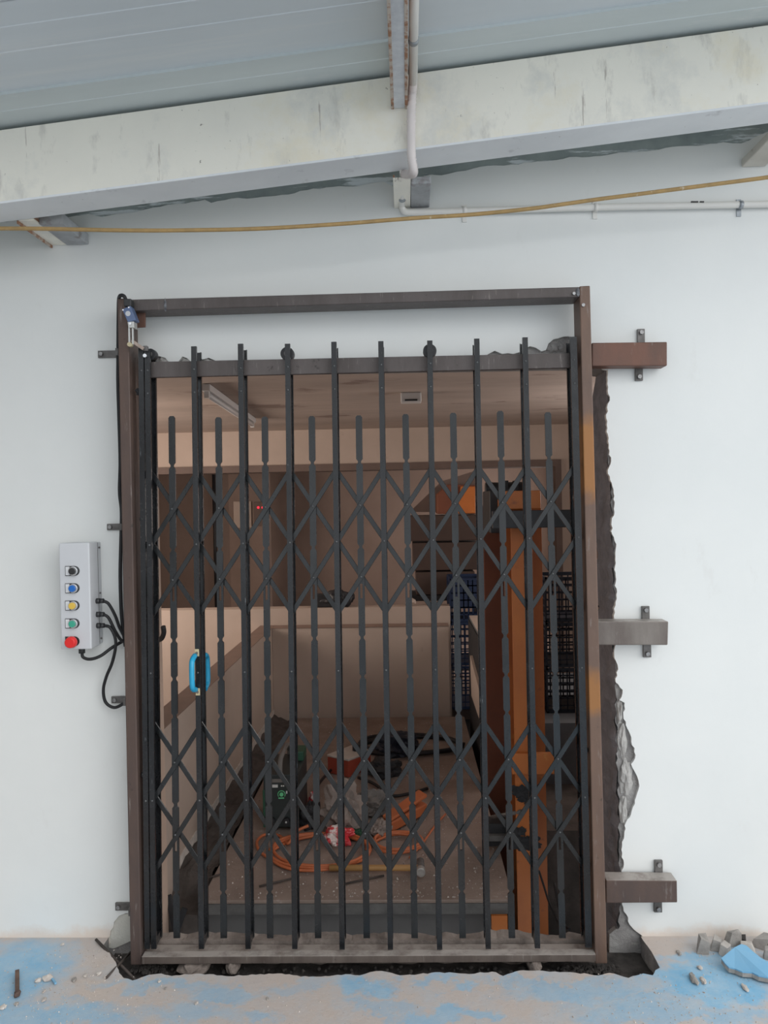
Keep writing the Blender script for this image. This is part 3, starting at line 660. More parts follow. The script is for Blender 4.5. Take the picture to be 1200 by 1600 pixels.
# sill: front tube, guide slot, rear angle
a = U(221, 1507, -.135); b = U(931, 1503, -.135); a2 = U(221, 1495, -.135); b2 = U(931, 1491.5, -.135)
sill = MB().prism(list(reversed([a, b, b2, a2])), (0, .032, 0)).build('sill_tube', 'steel_sill', frame, bevel=.002)
s0 = U(221, 1490, -.10); s1 = U(931, 1486, -.10)
zb_ = a.z + .002
MB().hexa([(s0.x, -.103, zb_), (s1.x, -.103, zb_), (s1.x, -.045, zb_), (s0.x, -.045, zb_), (s0.x, -.103, zb_ + .008), (s1.x, -.103, zb_ + .008), (s1.x, -.045, zb_ + .008), (s0.x, -.045, zb_ + .008)]).build('sill_guide', 'steel_sill', frame)
g0 = U(221, 1481, -.045); g1 = U(931, 1477, -.045)
MB().hexa([(g0.x, -.050, zb_), (g1.x, -.050, zb_), (g1.x, -.044, zb_), (g0.x, -.044, zb_), (g0.x, -.050, g0.z), (g1.x, -.050, g1.z), (g1.x, -.044, g1.z), (g0.x, -.044, g0.z)]).build('sill_rear_angle', 'steel_sill', frame)
# roller rail
YRF, YRB = -.089, -.074
pts = [U(232, 590, YRF), U(896, 574.5, YRF), U(896, 551.5, YRF), U(232, 565.5, YRF)]
MB().prism(list(reversed(pts)), (0, YRB - YRF, 0)).build('roller_rail', 'steel_grey', frame, bevel=.0015)
# limit switch plate on the frame
quad_post('switch_plate', (213, 488), (227, 487), (213, 512), (227, 511), YF + .03, YF + .036, 'steel_red', frame, .001)
# left fixing tabs
for (x0, y0, x1, y1) in ((153, 547, 190, 559), (167, 818, 196, 828.5), (174, 1088, 202, 1099), (180, 1411, 210, 1423)):
    A = U(x0, y1, -.008); B = U(x1, y0, -.008)
    tb_ = MB().box(A.x, B.x, -.008, -.0005, A.z, B.z).add([], []).build('fixing_tab', 'tab_steel', frame, bevel=.001)
    MB().box(B.x - .008, B.x - .001, -.042, -.0085, A.z, B.z).build('tab_return', 'tab_steel', tb_)
    MB().cyl((A.x + .012, -.016, (A.z + B.z) / 2), (A.x + .012, -.008, (A.z + B.z) / 2), .0065, 6).build('bolt_head', 'bolt', tb_)
# right arms with tabs
arms = [((925, 535.5), (1042.5, 534), (925, 572), (1042.5, 571.5), 'steel_red', [(996, 514, 1007, 536), (992.5, 570, 1004, 595)]),
        ((933, 971), (1044.5, 971), (933, 1008), (1043.5, 1008), 'steel_dusty', [(1003, 947, 1014.5, 974), (1005, 1005, 1017, 1027)]),
        ((947, 1375), (1058, 1376), (947, 1411.5), (1058.5, 1410.5), 'steel_brown', [(1023, 1344, 1035, 1372), (1022, 1408, 1034, 1425)])]
for tl, tr, bl, br, mt, tabs in arms:
    ar = quad_post('fixing_arm', tl, tr, bl, br, -.066, -.010, mt, frame, .003)
    for i, (x0, y0, x1, y1) in enumerate(tabs):
        A = U(x0, y1, -.006); B = U(x1, y0, -.006)
        MB().box(A.x, B.x, -.0095, -.0005, A.z, B.z).build('wall_tab', 'tab_steel', ar, bevel=.001)
        bz = B.z - .012 if i == 0 else A.z + .012
        MB().cyl(((A.x + B.x) / 2, -.018, bz), ((A.x + B.x) / 2, -.0095, bz), .007, 6).build('bolt_head', 'bolt', ar)

# ================================================================== COLLAPSIBLE GATE
gate = thing('collapsible_gate', 'black steel lattice gate drawn across the opening', 'gate', U(570, 1483, -.085))
YC = -.114           # front web of the front channels
mains_px = [((230, 547), (240, 1483)), ((302.5, 541), (314.5, 1483)), ((375.5, 537), (387.5, 1483)), ((449, 537), (460.5, 1483)), ((521.5, 534), (534.5, 1484)), ((595, 533), (610, 1484)),
            ((671.5, 532), (687, 1484)), ((745, 529), (763, 1483)), ((820.5, 527), (840, 1482)), ((896, 526), (920, 1481))]
extra_px = [((220, 543), (230, 1483))]
UPF = [(-.0082, 0), (.0082, 0), (.0082, .010), (.0064, .010), (.0064, .002), (-.0064, .002), (-.0064, .010), (-.0082, .010)]
UPR = [(-.0082, .010), (.0082, .010), (.0082, 0), (.0064, 0), (.0064, .008), (-.0064, .008), (-.0064, 0), (-.0082, 0)]
rivet = MB().dome((0, 0, 0), (0, -1, 0), .0036, .0030, 7)
rivet_src = None
def put_rivet(p, parent, material='bolt'):
    global rivet_src
    if rivet_src is None:
        rivet_src = rivet.build('rivet', 'rivet_steel', parent, origin=(0, 0, 0)); WO[rivet_src] = Vector(p); rivet_src.location = Vector(p) - worg(parent); return
    copy_at(rivet_src, p, parent, 'rivet')
LEV_U = [733, 789, 845, 901, 957]; LEV_L = [1132, 1189, 1246, 1303, 1360]
zlev = lambda y: U(595, y, -.1).z
MX = []
for k, (tp, bt_) in enumerate(mains_px + extra_px):
    T = U(*tp, YC); B = U(*bt_, YC)
    wide = 1.25 if k == 9 else 1.0
    pf = [(x * wide, y) for x, y in UPF]; pr = [(x * wide, y) for x, y in UPR]
    fo = MB().sweep(pf, B, T).build('picket_channel', 'gate_black', gate)
    MB().sweep(pr, B + Vector((0, .054, .004)), T + Vector((0, .054, -.008))).build('rear_channel', 'gate_black', gate)
    f = (lambda T, B: (lambda z: lerp(B.x, T.x, (z - B.z) / (T.z - B.z))))(T, B)
    if k < 10: MX.append(f)
    ys = [571, 607, 845, 1046, 1246] if k < 10 else [571, 1246]
    for y in ys:
        z = zlev(y); put_rivet((f(z), YC - .0002, z), fo)
    # bottom pin block
    MB().box(B.x - .006, B.x + .006, YC + .012, YC + .052, B.z + .004, B.z + .03).build('guide_shoe', 'gate_black', gate)
# intermediate pickets
ix_top = [268, 341, 413.5, 487, 560.5, 633.5, 708, 781.5, 856]; ix_ty = [650, 652, 651, 650, 649, 647, 645, 642, 644]
ix_bot = [276, 349.5, 422, 497, 573, 648, 723, 800, 879]
YI = -.092
IX = []
for k in range(9):
    T = U(ix_top[k], ix_ty[k], YI); B = U(ix_bot[k], 1466, YI)
    f = (lambda T, B: (lambda z: lerp(B.x, T.x, (z - B.z) / (T.z - B.z))))(T, B)
    IX.append(f)
    W_ = .0102; N_ = .0050
    prof = [(B.z, W_)]
    for y in (1396, 1257, 1117, 1058, 997, 854, 721):
        z = zlev(y); prof += [(z - .010, W_), (z - .003, N_), (z + .003, N_), (z + .010, W_)]
    prof += [(T.z - .006, W_), (T.z, W_ * .55)]
    slots = [(zlev(1331), zlev(1311)), (zlev(935), zlev(912))]
    m = MB()
    # cut at slots
    cuts = []
    for (za, wa), (zb2, wb) in zip(prof, prof[1:]):
        segs = [(za, zb2, False)]
        for s0_, s1_ in slots:
            ns = []
            for (p_, q_, h) in segs:
                if not h and p_ < s0_ and q_ > s1_: ns += [(p_, s0_, False), (s0_, s1_, True), (s1_, q_, False)]
                else: ns.append((p_, q_, h))
            segs = ns
        for p_, q_, h in segs:
            w0 = lerp(wa, wb, (p_ - za) / (zb2 - za)); w1 = lerp(wa, wb, (q_ - za) / (zb2 - za))
            for (l0, l1) in (((-1, 1),) if not h else ((-1, -.36), (.36, 1))):
                t_ = .006
                m.hexa([(f(p_) + w0 * l0, YI, p_), (f(p_) + w0 * l1, YI, p_), (f(p_) + w0 * l1, YI + t_, p_), (f(p_) + w0 * l0, YI + t_, p_),
                        (f(q_) + w1 * l0, YI, q_), (f(q_) + w1 * l1, YI, q_), (f(q_) + w1 * l1, YI + t_, q_), (f(q_) + w1 * l0, YI + t_, q_)])
    io = m.build('notched_picket', 'gate_picket', gate)
    for y in (789, 901, 1189, 1303):
        z = zlev(y); put_rivet((f(z), YI - .0062, z), io)
# lattice bars
def lx(i2, z):   # index in half pitches
    return MX[i2 // 2](z) if i2 % 2 == 0 else IX[i2 // 2](z)
for LEV in (LEV_U, LEV_L):
    zl = [zlev(y) for y in LEV]       # top .. bottom
    for i in range(-1, 9):
        for fam in (0, 1):
            h0, h1 = 2 * i, 2 * i + 4
            hs, he = max(h0, 0), min(h1, 18)
            # '/' rises to the right: level index = 4-(h-h0); '\' falls: level index = h-h0
            lv = (lambda h: zl[4 - (h - h0)]) if fam == 0 else (lambda h: zl[h - h0])
            a = Vector((lx(hs, lv(hs)), 0, lv(hs))); b = Vector((lx(he, lv(he)), 0, lv(he)))
            d = (b - a).normalized(); ext = .007
            a -= d * ext; b += d * ext
            y = -.0975 if fam == 0 else -.082
            a.y = b.y = y
            MB().bar(a, b, .0150, .005, (0, 1, 0)).build('lattice_bar', 'gate_picket', gate, bevel=.0008, segs=1)
# rollers
for (x, y, r) in ((449, 553, 10.5), (671.5, 548.5, 10.5), (235.5, 554, 9)):
    c = U(x, y, -.088); rr = r * 2.41 / 1200
    w = MB().cyl((c.x, -.095, c.z), (c.x, -.068, c.z), rr, 24).build('roller', 'machine_black', gate, bevel=.0015)
    MB().cyl((c.x, -.0995, c.z), (c.x, -.095, c.z), rr * .45, 12).build('roller_hub', 'tab_steel', w)
# end bolt of the leading pair
c = U(227, 556, YC - .004); 
be = MB().cyl((c.x, YC - .010, c.z), (c.x, YC, c.z), .0062, 6).build('stop_bolt', 'chrome', gate)
c2 = U(228, 544, YC - .004); MB().box(c2.x - .006, c2.x + .006, YC - .012, YC + .004, c2.z - .010, c2.z + .006).build('striker_block', 'tab_steel', gate, bevel=.001)
# handles
hz = [U(307, 1020, YC), U(307, 1081, YC)]
hm = MX[1]
for side, (y0, mt) in enumerate(((YC, 'front'), (YC + .066, 'rear'))):
    sgn = -1 if side == 0 else 1
    zt, zb2 = (U(308, 1020, y0).z, U(309, 1081, y0).z)
    xm = hm((zt + zb2) / 2)
    h = MB()
    pth = [Vector((xm, y0 + sgn * .004, zt - .008)), Vector((xm, y0 + sgn * .030, zt - .016)), Vector((xm, y0 + sgn * .040, zt - .034)), Vector((xm, y0 + sgn * .040, zb2 + .034)), Vector((xm, y0 + sgn * .030, zb2 + .016)), Vector((xm, y0 + sgn * .004, zb2 + .008))]
    for s_ in pth: s_.x += (-.007 if side == 0 else .003)
    grip = MB().tube(spline(pth, 5), .0085, 10).build('pull_handle', 'handle_blue', gate)
    for zz in (zt, zb2):
        tabm = MB().box(xm - .008, xm + .006, y0 - .003 if side == 0 else y0, y0 if side == 0 else y0 + .003, zz - .011, zz + .012).build('handle_tab', 'handle_tab', grip, bevel=.003)
        MB().cyl((xm - .001, y0 + sgn * .006, zz), (xm - .001, y0 + sgn * .002, zz), .0042, 8).build('handle_screw', 'tab_steel', grip)

# ================================================================== LIMIT SWITCH
YS = -.160
sw = thing('limit_switch', 'blue limit switch with lever at top left corner of frame', 'switch', U(203, 540, YS))
pts = [U(190.5, 483, YS), U(203.5, 477.5, YS), U(212.5, 500, YS), U(199.5, 503.5, YS)]
swb = MB().prism(pts, (0, .034, 0)).build('body', 'switch_blue', sw, bevel=.002)
for (x, y) in ((192.5, 484.5), (201.5, 480.5)):
    p = U(x, y, YS); MB().cyl((p.x, YS - .002, p.z), (p.x, YS + .001, p.z), .0024, 8).build('screw', 'chrome', swb)
p = U(200, 490, YS); MB().cyl((p.x, YS - .001, p.z), (p.x, YS + .001, p.z), .008, 16).build('round_mark', 'box_grey', swb)
pts = [U(199, 503, YS), U(209, 502, YS), U(209.5, 512, YS), U(200.5, 512, YS)]
hd = MB().prism(pts, (0, .030, 0)).build('head', 'switch_metal', sw, bevel=.001)
p = U(204, 506, YS); MB().cyl((p.x, YS - .004, p.z), (p.x, YS + .001, p.z), .004, 10).build('pivot_screw', 'chrome', hd)
for x0, x1 in ((201.5, 202), (207, 207.5)):
    MB().bar(U(x0, 511, YS + .004), U(x1, 538, YS + .004), .0045, .005).build('lever_rod', 'switch_metal', sw)
p = U(203, 538.5, YS); MB().cyl((p.x, YS - .006, p.z), (p.x, YS + .012, p.z), .0068, 12).build('lever_roller', 'handle_tab', sw)
MB().bar(U(205, 532, YS + .006), U(224, 545, YS + .022), .010, .004).build('lever_arm', 'lever_tan', sw, bevel=.001)
MB().box(U(198, 470, YS).x - .012, U(198, 470, YS).x + .012, YS + .004, YS + .032, U(198, 478, YS).z, U(198, 466, YS).z).build('cable_gland', 'black_plastic', sw, bevel=.003)
tag(MB().tube(spline([U(197, 470, -.14), U(194, 463, -.145), U(188, 462, -.14), U(185.5, 470, -.10), U(185, 500, -.030), U(184.5, 560, -.022), U(184.5, 600, -.020), U(186, 650, -.022), U(188, 720, -.022), U(187, 768, -.02), U(190, 800, -.022), U(189, 850, -.022), U(188, 900, -.022), U(190, 960, -.022), U(196, 1010, -.024)], 6), .0058, 8).build('switch_cable', 'black_cable'),
    'black cable running down behind the left post to the switch', 'cable')

# ================================================================== CONTROL BOX
YX = -.102
cb = thing('control_box', 'grey push button control box on the wall left of the gate', 'control box', U(127, 1012, -.05))
A = U(95.3, 1015, YX); B = U(139, 848, YX)
bx0, bx1, bz0, bz1 = A.x, B.x, A.z, B.z
MB().box(bx0 + .003, bx1 - .003, YX + .072, -.001, bz0 + .003, bz1 - .002).build('body', 'box_grey', cb, bevel=.003)
MB().box(bx0 + .004, bx1 - .002, YX + .068, YX + .073, bz0 + .004, bz1 - .003).build('seal', 'seal_dark', cb)
lid = MB().box(bx0, bx1, YX, YX + .068, bz0, bz1).build('lid', 'box_lid', cb, bevel=.004, segs=3)
for zz in (bz0 + .02, (bz0 + bz1) / 2, bz1 - .02):
    MB().cyl((bx1 - .003, YX + .083, zz), (bx1 + .001, YX + .083, zz), .003, 8).build('lid_screw', 'tab_steel', cb)
for (y, mt, big) in ((892, 'button_black', 0), (919, 'button_blue', 0), (946, 'button_yellow', 0), (974, 'button_green', 0), (1002, 'button_red', 1)):
    c = U(114, y, YX); z = c.z; r0 = .0150
    # legend plate: square left, round right
    pl = [(-.024, -.0155), (.006, -.0155)] + [(.006 + .0155 * math.sin(t), -.0155 * math.cos(t)) for t in [PI * k / 10 for k in range(1, 10)]] + [(.006, .0155), (-.024, .0155)]
    bo = MB().prism([(c.x + x, YX - .002, z + y2) for x, y2 in pl], (0, .002, 0)).build('button', 'black_plastic', cb)
    if not big:
        MB().box(c.x - .0222, c.x - .0100, YX - .0032, YX - .002, z - .0135, z + .0135).build('legend', 'legend_white', bo)
        MB().cyl((c.x + .004, YX - .012, z), (c.x + .004, YX - .002, z), .0142, 20).build('ring', 'chrome', bo, bevel=.001)
        MB().cyl((c.x + .003, YX - .017, z), (c.x + .003, YX - .012, z), .0106, 20).build('cap', mt, bo, bevel=.001)
    else:
        MB().cyl((c.x + .004, YX - .014, z), (c.x + .004, YX - .002, z), .010, 20).build('neck', 'button_red', bo)
        MB().cyl((c.x + .002, YX - .030, z), (c.x + .002, YX - .013, z), .0165, 24, .0195).build('cap', mt, bo, bevel=.003)
glands = []
for y in (939, 960, 977.5):
    c = U(150, y, -.055); 
    m = MB().cyl((bx1 - .002, -.055, c.z), (bx1 + .012, -.055, c.z), .0088, 10).cyl((bx1 + .012, -.055, c.z), (bx1 + .024, -.055, c.z), .0078, 10)
    m.build('cable_gland', 'black_plastic', cb); glands.append(Vector((bx1 + .023, -.055, c.z)))
c = U(128, 1018, -.060)
MB().cyl((c.x, -.060, bz0 - .020), (c.x, -.060, bz0 + .003), .0105, 10).build('cable_gland', 'black_plastic', cb)
def ccable(pts, label, r=.0052):
    return tag(MB().tube(spline(pts, 8), r, 8).build('control_cable', 'black_cable'), label, 'cable', 'black cables from the control box')
ccable([glands[0], U(170, 944, -.053), U(180, 962, -.045), U(188, 983, -.033), U(199, 1000, -.022), U(212, 1006, -.02)], 'uppermost black cable leaving the side of the control box')
ccable([glands[1], U(170, 966, -.055), U(180, 986, -.048), U(190, 1001, -.036), U(201, 1005, -.030), U(214, 1010, -.026)], 'middle black cable leaving the side of the control box')
ccable([glands[2], U(172, 980.5, -.058), U(179.5, 995, -.058), U(180.5, 1012, -.056), U(175, 1036, -.05), U(166, 1058, -.042), U(161.5, 1078, -.036), U(165, 1097, -.032), U(178, 1105.5, -.03), U(192, 1100, -.028), U(206, 1090, -.02)], 'black cable looping low from the control box to the post')
ccable([Vector((c.x, -.060, bz0 - .018)), U(130, 1027, -.060), U(141, 1030, -.058), U(157, 1025, -.052), U(175, 1012, -.034), U(195, 1001, -.011), U(212, 1000, -.010)], 'black cable sweeping from the bottom of the control box')
tag(MB().tube(spline([U(246, 1000, .10), U(252, 998, .08), U(256, 989, .06), U(255, 979, .05)], 6), .0085, 8).build('cable_elbow', 'black_plastic'), 'black cable elbow poking out beside the left gate bars', 'cable')

# ================================================================== INNER ROOM
ZC = 2.04
def sbox(name, x0, x1, y0, y1, z0, z1, material, label=None, bevel=0.0, parent=None):
    return struct(MB().box(x0, x1, y0, y1, z0, z1).build(name, material, parent, bevel=bevel), label)
sbox('ceiling_inner', -3.4, 2.0, .203, 6.7, ZC, ZC + .1, 'inner_ceiling', 'mottled beige ceiling of the inner room')
sbox('wall_inner_left', -3.4, -3.3, .203, 6.7, -.7, ZC, 'inner_wall')
sbox('wall_inner_right', 1.9, 2.0, .203, 6.7, -.7, ZC, 'inner_wall')
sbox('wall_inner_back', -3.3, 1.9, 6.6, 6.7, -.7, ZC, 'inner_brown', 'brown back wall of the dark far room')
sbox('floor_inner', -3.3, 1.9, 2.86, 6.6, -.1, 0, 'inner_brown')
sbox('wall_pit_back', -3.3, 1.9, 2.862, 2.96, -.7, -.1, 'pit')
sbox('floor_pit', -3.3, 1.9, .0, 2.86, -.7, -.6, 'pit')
HB = 1.423 + 62 / 1200 * 6.36; XJ = U(868, 800, 3.86).x
fw = MB().box(-3.3, 1.9, 3.86, 4.06, HB, ZC).box(XJ + .05, 1.9, 3.86, 4.06, 0, HB)
struct(fw.build('wall_far_opening', 'inner_wall'), 'cream header wall above the far dark room')
tr = MB().box(-3.3, XJ + .05, 3.84, 4.07, HB - .055, HB).box(XJ, XJ + .05, 3.84, 4.07, 0, HB - .055)
struct(tr.build('trim_2', 'inner_trim'), 'brown frame around the far opening')
# half walls round the platform
ZP = .60
lw = sbox('wall_parapet_left', -1.02, -.92, .203, 2.72, -.6, ZP - .004, 'inner_wall', 'low cream wall along the left of the platform')
sbox('parapet_cap', -1.02, -.92, .203, 2.72, ZP - .004, ZP, 'inner_cap', None, 0, lw)
bw = sbox('wall_parapet_back', -.918, .26, 2.60, 2.72, -.6, ZP - .004, 'inner_wall', 'low cream wall behind the platform')
sbox('parapet_cap', -.918, .26, 2.597, 2.72, ZP - .004, ZP, 'inner_cap', None, 0, bw)
sbox('wall_half_back', -3.29, .28, 2.74, 2.86, -.6, .71, 'inner_wall', 'cream half wall behind the platform parapet')
# right parapet: inside face blackened for the deep shade on it
rp_ = sbox('wall_parapet_right', .40, .535, 1.50, 2.62, -.6, .656, 'blue_grey', 'grey low wall end right of the platform', .004)
sbox('parapet_cap', .40, .535, 1.50, 2.62, .656, .662, 'inner_wall', None, 0, rp_)
sbox('parapet_shade_face', .392, .399, 1.52, 2.62, -.6, .64, 'soot_and_shade', None, 0, rp_)
MB().hexa([(.375, 1.75, .22), (.391, 1.75, .22), (.391, 1.75 + .5, .22), (.375, 1.75 + .5, .22), (.375, 1.65, .38), (.391, 1.65, .38), (.391, 2.3, .46), (.375, 2.3, .46)]).build('parapet_ledge', 'inner_wall', rp_)
sbox('floor_right_ledge', .62, 1.85, 1.42, 2.55, -.6, .285, 'blue_grey', 'dark grey block under the crates')
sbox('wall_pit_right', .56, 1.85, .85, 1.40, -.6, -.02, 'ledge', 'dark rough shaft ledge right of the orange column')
# ledge left of platform
lm = MB(); NXX, NYY = 8, 60
gv = []
for j in range(NYY + 1):
    for i in range(NXX + 1):
        x = lerp(-.92, -.785, i / NXX); y = lerp(.22, 2.59, j / NYY)
        z = -.012 + .03 * (1 - i / NXX) ** 2 + .018 * noise.noise(Vector((x * 20, y * 12, 5))) + .01 * noise.noise(Vector((x * 50, y * 40, 5)))
        if j < 6: z -= (6 - j) * .03
        gv.append((x, y, z))
lm.add(gv, [(j * (NXX + 1) + i, j * (NXX + 1) + i + 1, (j + 1) * (NXX + 1) + i + 1, (j + 1) * (NXX + 1) + i) for j in range(NYY) for i in range(NXX)])
lm.box(-.92, -.79, .25, 2.59, -.6, -.06)
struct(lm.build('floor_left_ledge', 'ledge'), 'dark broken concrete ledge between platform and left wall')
# plaster skirting line
sbox('wall_base_plaster', -.921, -.916, .40, 2.6, .0, .05, 'chip_pale', None, 0, lw)

# lift platform
PX0, PX1, PY0, PY1 = -.77, .35, .23, 2.575
lift = thing('lift_platform', 'dusty steel lift platform strewn with tools behind the gate', 'platform', (-.2, PY0, -.05))
MB().box(PX0, PX1, PY0 + .005, PY1, -.012, 0).build('deck', 'platform', lift)
MB().box(PX0, PX1, PY0, PY0 + .012, -.050, -.0125).build('edge_channel', 'platform_edge', lift, bevel=.001)
MB().box(PX0 - .02, PX1 - .02, PY0 + .07, PY0 + .09, -.58, -.05).build('apron', 'pit', lift)

# orange column
oc_ = thing('lift_column', 'orange steel lift mast column right of the platform', 'column', (.47, .55, -.6))
A = U(803, 1100, .50); B = U(836, 1100, .50)
ztop = U(820, 790, .5).z
MB().box(A.x, B.x, .50, .512, -.6, ztop).build('front_flange', 'orange_steel', oc_, bevel=.001)
MB().box((A.x + B.x) / 2 - .006, (A.x + B.x) / 2 + .006, .512, .70, -.6, ztop).build('web', 'orange_dark', oc_)
A2 = U(793, 1100, .70); B2 = U(851, 1100, .70)
MB().box(A2.x, B2.x, .70, .715, -.6, ztop + .02).build('rear_flange', 'orange_steel', oc_, bevel=.001)
p0 = U(791, 796, .44); p1 = U(846, 766, .44)
MB().box(p0.x, p1.x, .46, .72, p0.z, p1.z).build('column_head', 'orange_steel', oc_, bevel=.003)
p0 = U(770, 826, .42); p1 = U(905, 796, .42)
MB().box(p0.x, p1.x + .05, .42, .455, p0.z, p1.z).build('cross_beam', 'machine_black', oc_, bevel=.003)
p0 = U(801, 1211, .47); p1 = U(868, 1178, .47)
MB().box(p0.x, p1.x, .475, .497, p0.z, p1.z).build('side_arm', 'orange_steel', oc_, bevel=.002)
for k, (x, y, sx, sz) in enumerate(((813, 1238, .030, .022), (824, 1250, .028, .016), (822, 1318, .042, .030), (812, 1300, .022, .02))):
    p = U(x, y, .495); MB().rock((p.x, .497, p.z), sx, .006, sz, k + 60, .9, sub=3).build('scorched_lump', 'soot_and_shade', oc_)
o2 = thing('rear_column', 'dark red brown column behind the orange mast', 'column', (U(772, 900, 1.30).x, 1.3, -.6))
A = U(757, 900, 1.30); B = U(788, 900, 1.30)
MB().box(A.x, B.x, 1.30, 1.315, -.6, U(772, 790, 1.3).z).build('front_flange', 'orange_dark', o2)
MB().box((A.x + B.x) / 2 - .005, (A.x + B.x) / 2 + .005, 1.315, 1.43, -.6, U(772, 790, 1.3).z).build('web', 'orange_dark', o2)
MB().box(A.x, B.x, 1.43, 1.44, -.6, U(772, 790, 1.3).z).build('rear_flange', 'orange_dark', o2)
# hoist unit
ho = thing('hoist_motor', 'black hoist motor with orange housing above the columns', 'motor', U(782, 830, .8))
p0 = U(763, 832, .80); p1 = U(803, 766, .80)
MB().box(p0.x, p1.x, .7205, 1.02, p0.z, p1.z).build('gear_case', 'machine_black', ho, bevel=.006)
p = U(783, 764, .9); MB().cyl((p.x - .07, .90, p.z), (p.x + .10, .90, p.z), .030, 18).build('drum', 'machine_black', ho, bevel=.004)
for x in (790, 806, 822):
    p = U(x, 756, .86); MB().box(p.x - .010, p.x + .010, .84, .90, p.z - .03, p.z + .014).build('lug', 'machine_black', ho, bevel=.002)
YH = 3.14
hh = thing('hopper', 'orange brown sloped hopper on boxes in the far room', 'hopper', U(715, 803, YH))
A = [U(683, 803, YH), U(745, 803, YH), U(745, 758, YH), U(700, 757, YH), U(683, 772, YH)]
MB().prism(A, (0, .26, 0)).build('bin', 'orange_dark', hh, bevel=.006)
A = [U(715, 802, YH - .03), U(743, 802, YH - .03), U(743, 760, YH - .03), U(720, 760, YH - .03)]
MB().prism(A, (0, .028, 0)).build('chute', 'orange_steel', hh, bevel=.004)
A = [U(640, 800, YH + .262), U(752, 800, YH + .262), U(752, 738, YH + .262), U(738, 737, YH + .262), U(690, 752, YH + .262)]
MB().prism(A, (0, .03, 0)).build('sloped_cover', 'inner_trim', hh)
ytop = 803
for k, (x0, x1, y0, y1) in enumerate(((640, 746, 804, 846), (645, 750, 847, 892), (650, 742, 893, 930))):
    a_ = U(x0, y1, YH); b_ = U(x1, y0, YH)
    tag(MB().box(a_.x, b_.x, YH + .01, YH + .30, a_.z, b_.z).build('storage_box', 'dark_box', None, bevel=.006), ('topmost', 'middle', 'lowest')[k] + ' dark brown box stacked under the sloped hopper', 'box', 'dark boxes stacked in the far room')
wb = thing('work_bench', 'dark bench carrying the stacked brown boxes', 'bench', (U(696, 930, YH).x, YH + .15, 0))
bx_a = U(640, 931, YH); bx_b = U(752, 931, YH)
MB().box(bx_a.x, bx_b.x, YH, YH + .36, bx_a.z - .04, bx_a.z).build('bench_top', 'soot_and_shade', wb)
for xx in (bx_a.x, bx_b.x - .04):
    for yy_ in (YH, YH + .32): MB().box(xx, xx + .04, yy_, yy_ + .04, 0, bx_a.z - .04).build('leg', 'soot_and_shade', wb)

# crates
def crate(name, label, cx, cy, z0, w, d, h, material, group, nx=9, nz=5, solid=False):
    t = thing(name, label, 'crate', (cx, cy, z0), group)
    def wallgrid(a, b, nrm):
        m = MB(); a = Vector(a); b = Vector(b); L = (b - a).length; dd = (b - a) / L; n_ = Vector(nrm)
        for k in range(nx + 1):
            p = a + dd * (L * k / nx)
            m.bar(p + Vector((0, 0, .01)), p + Vector((0, 0, h - .01)), .007, .006, n_)
        for k in range(nz + 1):
            z = h * k / nz
            ww = .020 if k in (0, nz) else .008
            z = min(max(z, .010), h - .010)
            m.bar(a + Vector((0, 0, z)), b + Vector((0, 0, z)), ww, .009, n_)
        if solid: m.bar(a + Vector((0, 0, h * .62)), b + Vector((0, 0, h * .62)), h * .62, .008, n_)
        return m
    x0, x1, y0, y1 = cx - w / 2, cx + w / 2, cy - d / 2, cy + d / 2
    wallgrid((x0, y0, z0), (x1, y0, z0), (0, 1, 0)).build('front_grille', material, t)
    wallgrid((x0, y1, z0), (x1, y1, z0), (0, -1, 0)).build('rear_grille', material, t)
    wallgrid((x0, y0, z0), (x0, y1, z0), (1, 0, 0)).build('side_grille', material, t)
    wallgrid((x1, y0, z0), (x1, y1, z0), (-1, 0, 0)).build('side_grille', material, t)
    MB().box(x0 + .01, x1 - .01, y0 + .01, y1 - .01, z0 + .004, z0 + .012).build('base', material, t)
    return t
ca = U(690, 1000, 2.9); cb_ = U(743, 1000, 2.9)
for k in range(3):
    crate('plastic_crate', ('lowest', 'middle', 'topmost')[k] + ' navy plastic crate stacked beyond the platform parapet', .405, 2.92, .0 + k * .30, .25, .34, .296, 'crate_navy', 'navy crates behind the parapet', 8, 6, k == 2)
for k in range(3):
    crate('plastic_crate', ('lowest', 'middle', 'topmost')[k] + ' black mesh crate stacked right of the orange column', .925, 1.75, .287 + k * .243, .40, .30, .238, 'crate_black', 'black crates right of the mast', 11, 6, False)

# ceiling lamp and small ceiling box
def on_ceiling(px, py):
    d = ray(px, py); return CAM + d * ((ZC - CAM.z) / d.z)
a_ = on_ceiling(321, 599); b_ = on_ceiling(395, 653)
tl_ = thing('tube_lamp', 'unlit white tube lamp on the inner ceiling', 'lamp', (a_ + b_) / 2)
d_ = (b_ - a_); 
MB().bar(a_ + Vector((0, 0, -.002)), b_ + Vector((0, 0, -.002)), .045, .035, (0, 0, -1)).build('batten', 'lamp_white', tl_, bevel=.004)
MB().cyl(lerp(a_, b_, .03) + Vector((0, 0, -.052)), lerp(a_, b_, .97) + Vector((0, 0, -.052)), .014, 12).build('tube', 'lamp_white', tl_)
for t_ in (.02, .98):
    p = lerp(a_, b_, t_); MB().box(p.x - .012, p.x + .012, p.y - .012, p.y + .012, ZC - .07, ZC - .036).build('end_holder', 'lamp_white', tl_)
p = on_ceiling(642, 614)
sb = thing('ceiling_box', 'small white box fixed to the inner ceiling', 'detector', (p.x, p.y, ZC - .05))
MB().box(p.x - .058, p.x + .058, p.y - .04, p.y + .05, ZC - .055, ZC - .001).build('housing', 'lamp_white', sb, bevel=.006)
MB().box(p.x - .035, p.x + .035, p.y - .043, p.y - .0395, ZC - .050, ZC - .040).build('slot', 'machine_black', sb)
